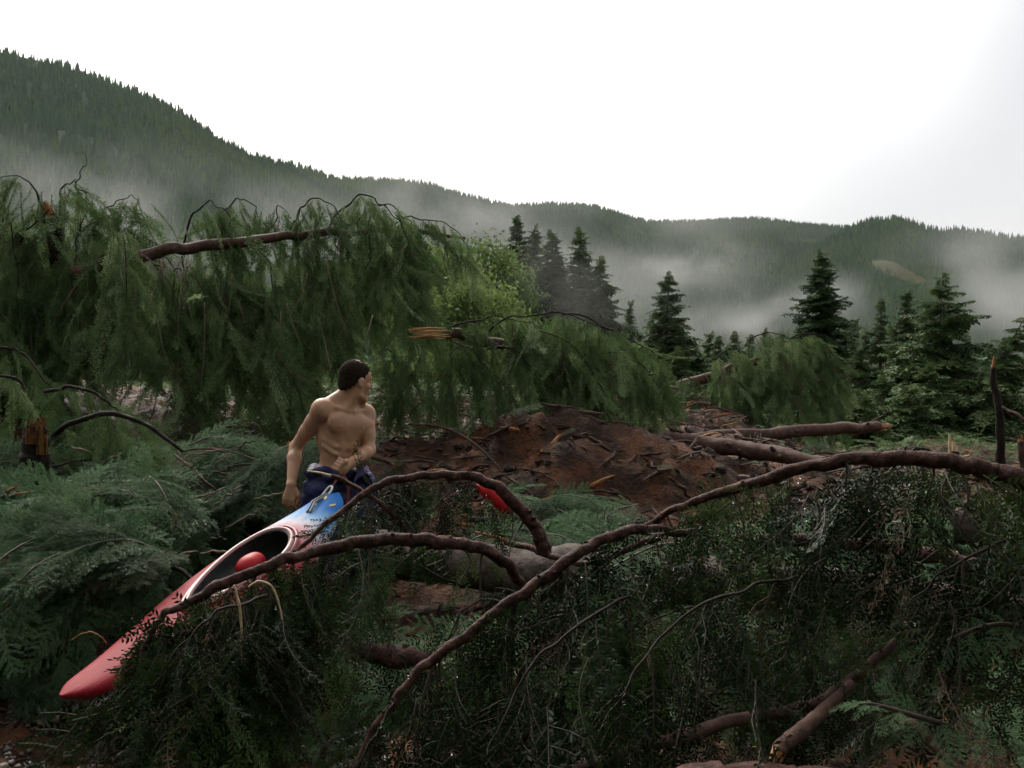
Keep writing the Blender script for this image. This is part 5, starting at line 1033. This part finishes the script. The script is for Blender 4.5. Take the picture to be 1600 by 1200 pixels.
# ------------------------------------------------------------------ loose sticks
sticks = [('pinkish bare stick sloping down through the grey-green fir bank', [(272, 712, 6.5), (300, 731, 6.4), (336, 766, 6.3)], .012, m_red, (None, None)),
 ('bare stick poking from the fir bank left of the pinkish stick', [(190, 744, 6.4), (212, 768, 6.3), (242, 786, 6.2)], .010, m_logbrown, (None, None)),
 ('slender pale stick lying along the top of the fir bank', [(282, 705, 7.0), (340, 701, 7.0), (402, 720, 6.9)], .008, m_logbrown, (None, None)),
 ('stick with a cut orange tip on the left heap, the longer of two', [(66, 824, 5.6), (100, 810, 5.6), (132, 795, 5.6)], .010, m_logbrown, (None, .03)),
 ('stick with an orange tip on the left heap, the shorter of two', [(105, 824, 5.5), (120, 816, 5.5), (136, 808, 5.5)], .009, m_logbrown, (None, .03)),
 ('thin reddish stick lying level on the left heap', [(145, 825, 5.6), (165, 827, 5.6), (188, 830, 5.6)], .008, m_red, (None, None)),
 ('orange torn splinter rising at the left edge', [(-8, 784, 5.9), (8, 772, 5.9), (24, 761, 5.9)], .012, m_split, (None, .04)),
 ('long orange splinter lying level at the left edge', [(-8, 780, 5.9), (25, 772, 5.9), (56, 769, 5.9)], .008, m_split, (None, None)),
 ('small orange splinter upright below the fir bank', [(269, 832, 5.6), (272, 818, 5.6), (275, 802, 5.6)], .007, m_split, (None, None)),
 ('tiny orange splinter on the heap above the sticks', [(181, 776, 6.0), (187, 782, 6.0), (194, 790, 6.0)], .007, m_split, (None, None)),
 ('yellow splinter with a torn end low at the left edge', [(4, 890, 5.0), (18, 893, 5.0), (30, 891, 5.0)], .013, m_split, (.03, None)),
 ('thin orange twig arching beside the red bow', [(110, 1000, 4.5), (130, 990, 4.5), (150, 990, 4.5), (166, 1004, 4.5)], .004, m_split, (None, None)),
 ('dark stick lying under the heap toward the kayak', [(225, 862, 5.3), (260, 880, 5.2), (300, 905, 5.1)], .015, m_dark, (None, None)),
 ('long thin stick arching over the mud left of the mound', [(640, 663, 9.8), (680, 665, 9.6), (720, 680, 9.4), (755, 705, 9.2), (795, 748, 9.0)], .014, m_logbrown, (None, None)),
 ('thin stick curving on the mud right of the red patch', [(808, 731, 8.8), (840, 737, 8.7), (865, 750, 8.6), (884, 770, 8.5)], .010, m_logbrown, (None, None)),
 ('reddish stick lying nearly level at the near edge of the mud', [(865, 770, 7.9), (910, 775, 7.8), (960, 782, 7.7), (1000, 796, 7.6)], .017, m_red, (.04, None)),
 ('second thinner stick above the reddish stick at the mud edge', [(885, 771, 8.2), (930, 768, 8.1), (970, 772, 8.0), (985, 782, 8.0)], .009, m_dark, (None, None)),
 ('orange peeled stick standing on the mud left of the mound', [(711, 652, 11.2), (715, 640, 11.2), (720, 624, 11.2)], .024, m_split, (None, .05)),
 ('orange peeled stick lying on the mud behind the man', [(656, 669, 10.6), (670, 668, 10.6), (686, 668, 10.6)], .026, m_split, (None, None)),
 ('bark strip lying on the mud just right of the man', [(578, 713, 8.9), (595, 717, 8.9), (612, 724, 8.9)], .024, m_logbrown, (None, .04)),
 ('orange shard leaning on the face of the mound', [(812, 639, 11.5), (816, 646, 11.5), (821, 655, 11.45)], .020, m_split, (None, None)),
 ('forked stick on the mud below the mound', [(828, 722, 9.6), (834, 712, 9.6), (838, 700, 9.6)], .016, m_logbrown, (None, None)),
 ('orange bent stick arching at the end of the lower log', [(1070, 712, 10.6), (1082, 694, 10.7), (1098, 682, 10.8), (1120, 676, 10.9)], .018, m_split, (None, None)),
 ('pale split stub standing on the mud left of the orange bent stick', [(1064, 716, 10.2), (1061, 709, 10.2), (1058, 702, 10.2)], .022, m_pale, (None, .03)),
 ('dark red stick with an orange tip leaning against the long arch', [(1078, 776, 4.2), (1062, 760, 4.2), (1046, 747, 4.2)], .009, m_red, (None, .02)),
 ('bare curled pale twig right of the mud mound', [(1010, 690, 12), (1022, 678, 12), (1028, 664, 12), (1022, 656, 12)], .010, m_pale, (None, None)),
 ('thin pale twig sticking out above the straight log at right', [(1320, 670, 13.4), (1360, 660, 13.4), (1392, 640, 13.4)], .012, m_logbrown, (None, None)),
 ('curved dark twig arching over the long arch at right', [(1408, 716, 4.2), (1425, 704, 4.2), (1445, 703, 4.2), (1465, 716, 4.2)], .006, m_dark, (None, None)),
 ('pair of pale bare twigs reaching in from the right edge, lower', [(1566, 636, 6.9), (1590, 648, 6.8), (1620, 668, 6.7)], .012, m_logbrown, (None, None)),
 ('orange torn wood chunk under the hemlock curtain left of the man', [(398, 604, 9.4), (408, 606, 9.4), (420, 612, 9.4)], .05, m_split, (.06, .05)),
 ('torn reddish root wood right behind the head of the man', [(508, 570, 10.2), (524, 566, 10.2), (545, 572, 10.2)], .06, m_logbrown, (.10, None)),
 ('small orange chip on the dark ground left of the shoulder', [(448, 694, 8.2), (456, 697, 8.2), (464, 701, 8.2)], .028, m_split, (None, .03)),
 ('orange chip on the bank right of the shoulder', [(578, 664, 9.0), (584, 662, 9.0), (592, 661, 9.0)], .022, m_split, (None, .02)),
 ('thin bare limb trailing under the raised trunk at left', [(140, 450, 9.3), (155, 500, 9.2), (175, 545, 9.1), (198, 580, 9.0)], .010, m_logbrown, (None, None)),
 ('pale thin limb curving down below the left end of the raised trunk', [(180, 408, 9.4), (140, 425, 9.2), (110, 460, 9.1), (85, 500, 9.0), (66, 535, 9.0)], .014, m_logbrown, (None, None))]
for k, (lab, pts, r0, mt, ends) in enumerate(sticks):
    stick('stick', lab, 'stick', pts, [r0 * .8, r0, r0 * .6], mt, ends, 'loose broken sticks', 300 + k, 7, .012, 1)
rt = random.Random(91); spots = sorted((rt.uniform(5, 400), rt.uniform(690, 890)) for _ in range(34)); spots = [q for q in spots if q[0] < np.interp(q[1], [690, 811, 876, 947], [460, 400, 300, 215])]
for k, (px, row) in enumerate(spots):
    Y = np.interp(row, [690, 900], [7.0, 4.9]); L = rt.uniform(18, 58); a = rt.uniform(-.9, .9); mt = rt.choice([m_logbrown, m_pale_twig, m_dark, m_red, m_pale_twig])
    stick('twig', 'thin snapped twig lying across the left heap of boughs, ' + ordinal(k + 1) + ' from left', 'twig', [(px, row, Y), (px + L * .5, row + L * .5 * math.sin(a) - 3, Y - .03), (px + L, row + L * math.sin(a), Y - .05)], [.004, .007, .003], mt,
          (None, .03) if k % 3 == 0 else (None, None), 'snapped twigs on the left heap', 700 + k, 6, .02, 1)
# ------------------------------------------------------------------ litter on the mud
def shard_mesh(mat, seed, L=1.0, w=.055):
    mb = MB(); r = random.Random(seed); n = 5; P = [(L * (k / (n - 1) - .5), r.uniform(-.03, .03), r.uniform(-.02, .03)) for k in range(n)]
    mb.add(*tube(P, [w * .3, w, w * .8, w * .2], 5, .2)); return mb.mesh('shard', mat, False)
def clod_mesh(mat, seed):
    mb = MB(); nu, nv = 9, 6; V = []
    for j in range(nv):
        ph = math.pi * (j + .5) / nv
        for i in range(nu):
            th = 6.283 * i / nu; q = .5 * (1 + 1.5 * float(vnoise(math.cos(th) * 2 + seed * 7, math.sin(th) * 2, math.cos(ph) * 2, 3))); V.append((q * math.sin(ph) * math.cos(th), q * math.sin(ph) * math.sin(th), q * .7 * math.cos(ph)))
    mb.add(V, [(j*nu+i, (j+1)*nu+i, (j+1)*nu+(i+1) % nu, j*nu+(i+1) % nu) for j in range(nv-1) for i in range(nu)] + [tuple(range(nu)), tuple((nv-1)*nu+i for i in range(nu))[::-1]])
    return mb.mesh('clod', mat, True)
m_peb = surf('wet_pebble', [(0.3, (0.05, 0.038, 0.028)), (0.6, (0.13, 0.10, 0.075)), (0.8, (0.24, 0.20, 0.16))], scale=20, rough=0.35, bump=0.2)
m_clod = surf('mud_clod', [(0.3, (0.022, 0.011, 0.008)), (0.6, (0.065, 0.032, 0.021)), (0.8, (0.12, 0.055, 0.030))], scale=9, rough=0.8, bump=0.8, bdist=.05)
shards = [proto('bark_shard_source', shard_mesh(m, s)) for m, s in ((m_logbrown, 1), (m_dark, 2), (m_red, 3), (m_logbrown, 5), (m_split, 4))]
clods = [proto('clod_source', clod_mesh(m_clod, s)) for s in (1, 2, 3)]; pebs = [proto('pebble_source', clod_mesh(m_peb, s)) for s in (4, 5)]
def litter(name, label, src, x0, x1, y0, y1, n, s0, s1, pid=None, tilt=.25, cat='litter', parent=None, thin=None):
    x, y = rng.uniform(x0, x1, n), rng.uniform(y0, y1, n); z = ground(x, y)
    if thin is not None:
        k = fbm(x * .8, y * .8, 0, 3, thin) > -.12; x, y, z = x[k], y[k], z[k]; n = len(x)
    a = rng.uniform(0, 6.28, n); X = np.stack([np.cos(a), np.sin(a), rng.normal(0, tilt, n)], 1); N = np.tile([0, 0, 1.], (n, 1)) + rng.normal(0, .3, (n, 3))
    S = s0 * (s1 / s0) ** (rng.random(n) ** 2.2)
    o = scatter(name, src, np.stack([x, y, z + .01], 1), eul(X, N), S, parent, rng.choice(len(src), n, p=pid) if pid else None)
    tag(o, label, cat)
litter('wood_litter', 'scattered bark shards and splinters strewn over the reddish mud', shards, -3.5, 7, 7.2, 18, 17000, .04, .5, [.28, .27, .18, .20, .07])
litter('mud_clods', 'crumbled dark clods of mud heaped over the clearing', clods, -3.5, 7, 7.2, 18, 7000, .015, .12, None, .4, 'mud', None, 3)
litter('pebbles', 'wet pebbles and grit on the mud at the bottom left of centre', pebs, -2.9, .6, 3.6, 5.6, 2600, .012, .06, None, .3, 'pebbles')
litter('wood_litter', 'dark bark scraps on the mud in the near shade', shards, -4.5, 4.5, 3.2, 7.2, 1600, .05, .28, [.3, .45, .15, .09, .01])
# low green sprigs and trampled foliage between the logs
S_sprig = S_fir
def sprigs(name, label, src, x0, x1, y0, y1, n, s0, s1, thin=None, lift=.02):
    x, y = rng.uniform(x0, x1, n), rng.uniform(y0, y1, n)
    if thin is not None:
        k = fbm(x * .6, y * .6, 0, 3, thin) > .02; x, y = x[k], y[k]; n = len(x)
    z = ground(x, y); a = rng.uniform(0, 6.28, n); X = np.stack([np.cos(a), np.sin(a), rng.uniform(-.1, .6, n)], 1)
    o = scatter(name, src, np.stack([x, y, z + lift], 1), eul(X, np.tile([0, 0, 1.], (n, 1)) + rng.normal(0, .3, (n, 3))), rng.uniform(s0, s1, n)); tag(o, label, 'foliage')
sprigs('fallen_sprigs', 'green needle sprigs trampled into the reddish mud', S_fir, -4, 7, 7, 17, 420, .5, 1.1, 41)
sprigs('fallen_needle_mat', 'mat of dark fallen sprigs under the left heap', S_fir, -6, -.9, 5.8, 9.5, 400, .7, 1.4)
sprigs('fallen_needle_mat', 'mat of dark fallen sprigs under the foreground curtain', S_fir, -.2, 4.5, 4.6, 7.0, 300, .7, 1.3)
sprigs('undergrowth', 'low green undergrowth between fallen hemlocks at the back', S_mid, -8, 10, 14.5, 24, 2600, .6, 1.3, None, .05)
# puddle
pm = bpy.data.materials.new('brown_puddle_water'); pm.use_nodes = True; pb = pm.node_tree.nodes['Principled BSDF']
pb.inputs['Base Color'].default_value = (0.045, 0.026, 0.014, 1); pb.inputs['Roughness'].default_value = 0.06; pb.inputs['Specular IOR Level'].default_value = 0.5
pv = [(-1.15 + .75 * math.cos(a) * (1 + .15 * math.sin(3 * a)), 4.95 + .32 * math.sin(a) * (1 + .1 * math.cos(2 * a)), 0) for a in np.linspace(0, 6.283, 41)[:-1]]
pz = float(np.min([ground(v[0], v[1]) for v in pv])) + .03
o = link('puddle', MB().add([(x, y, pz) for x, y, _ in pv], [tuple(range(40))]).mesh('puddle', pm, False), kind='structure')
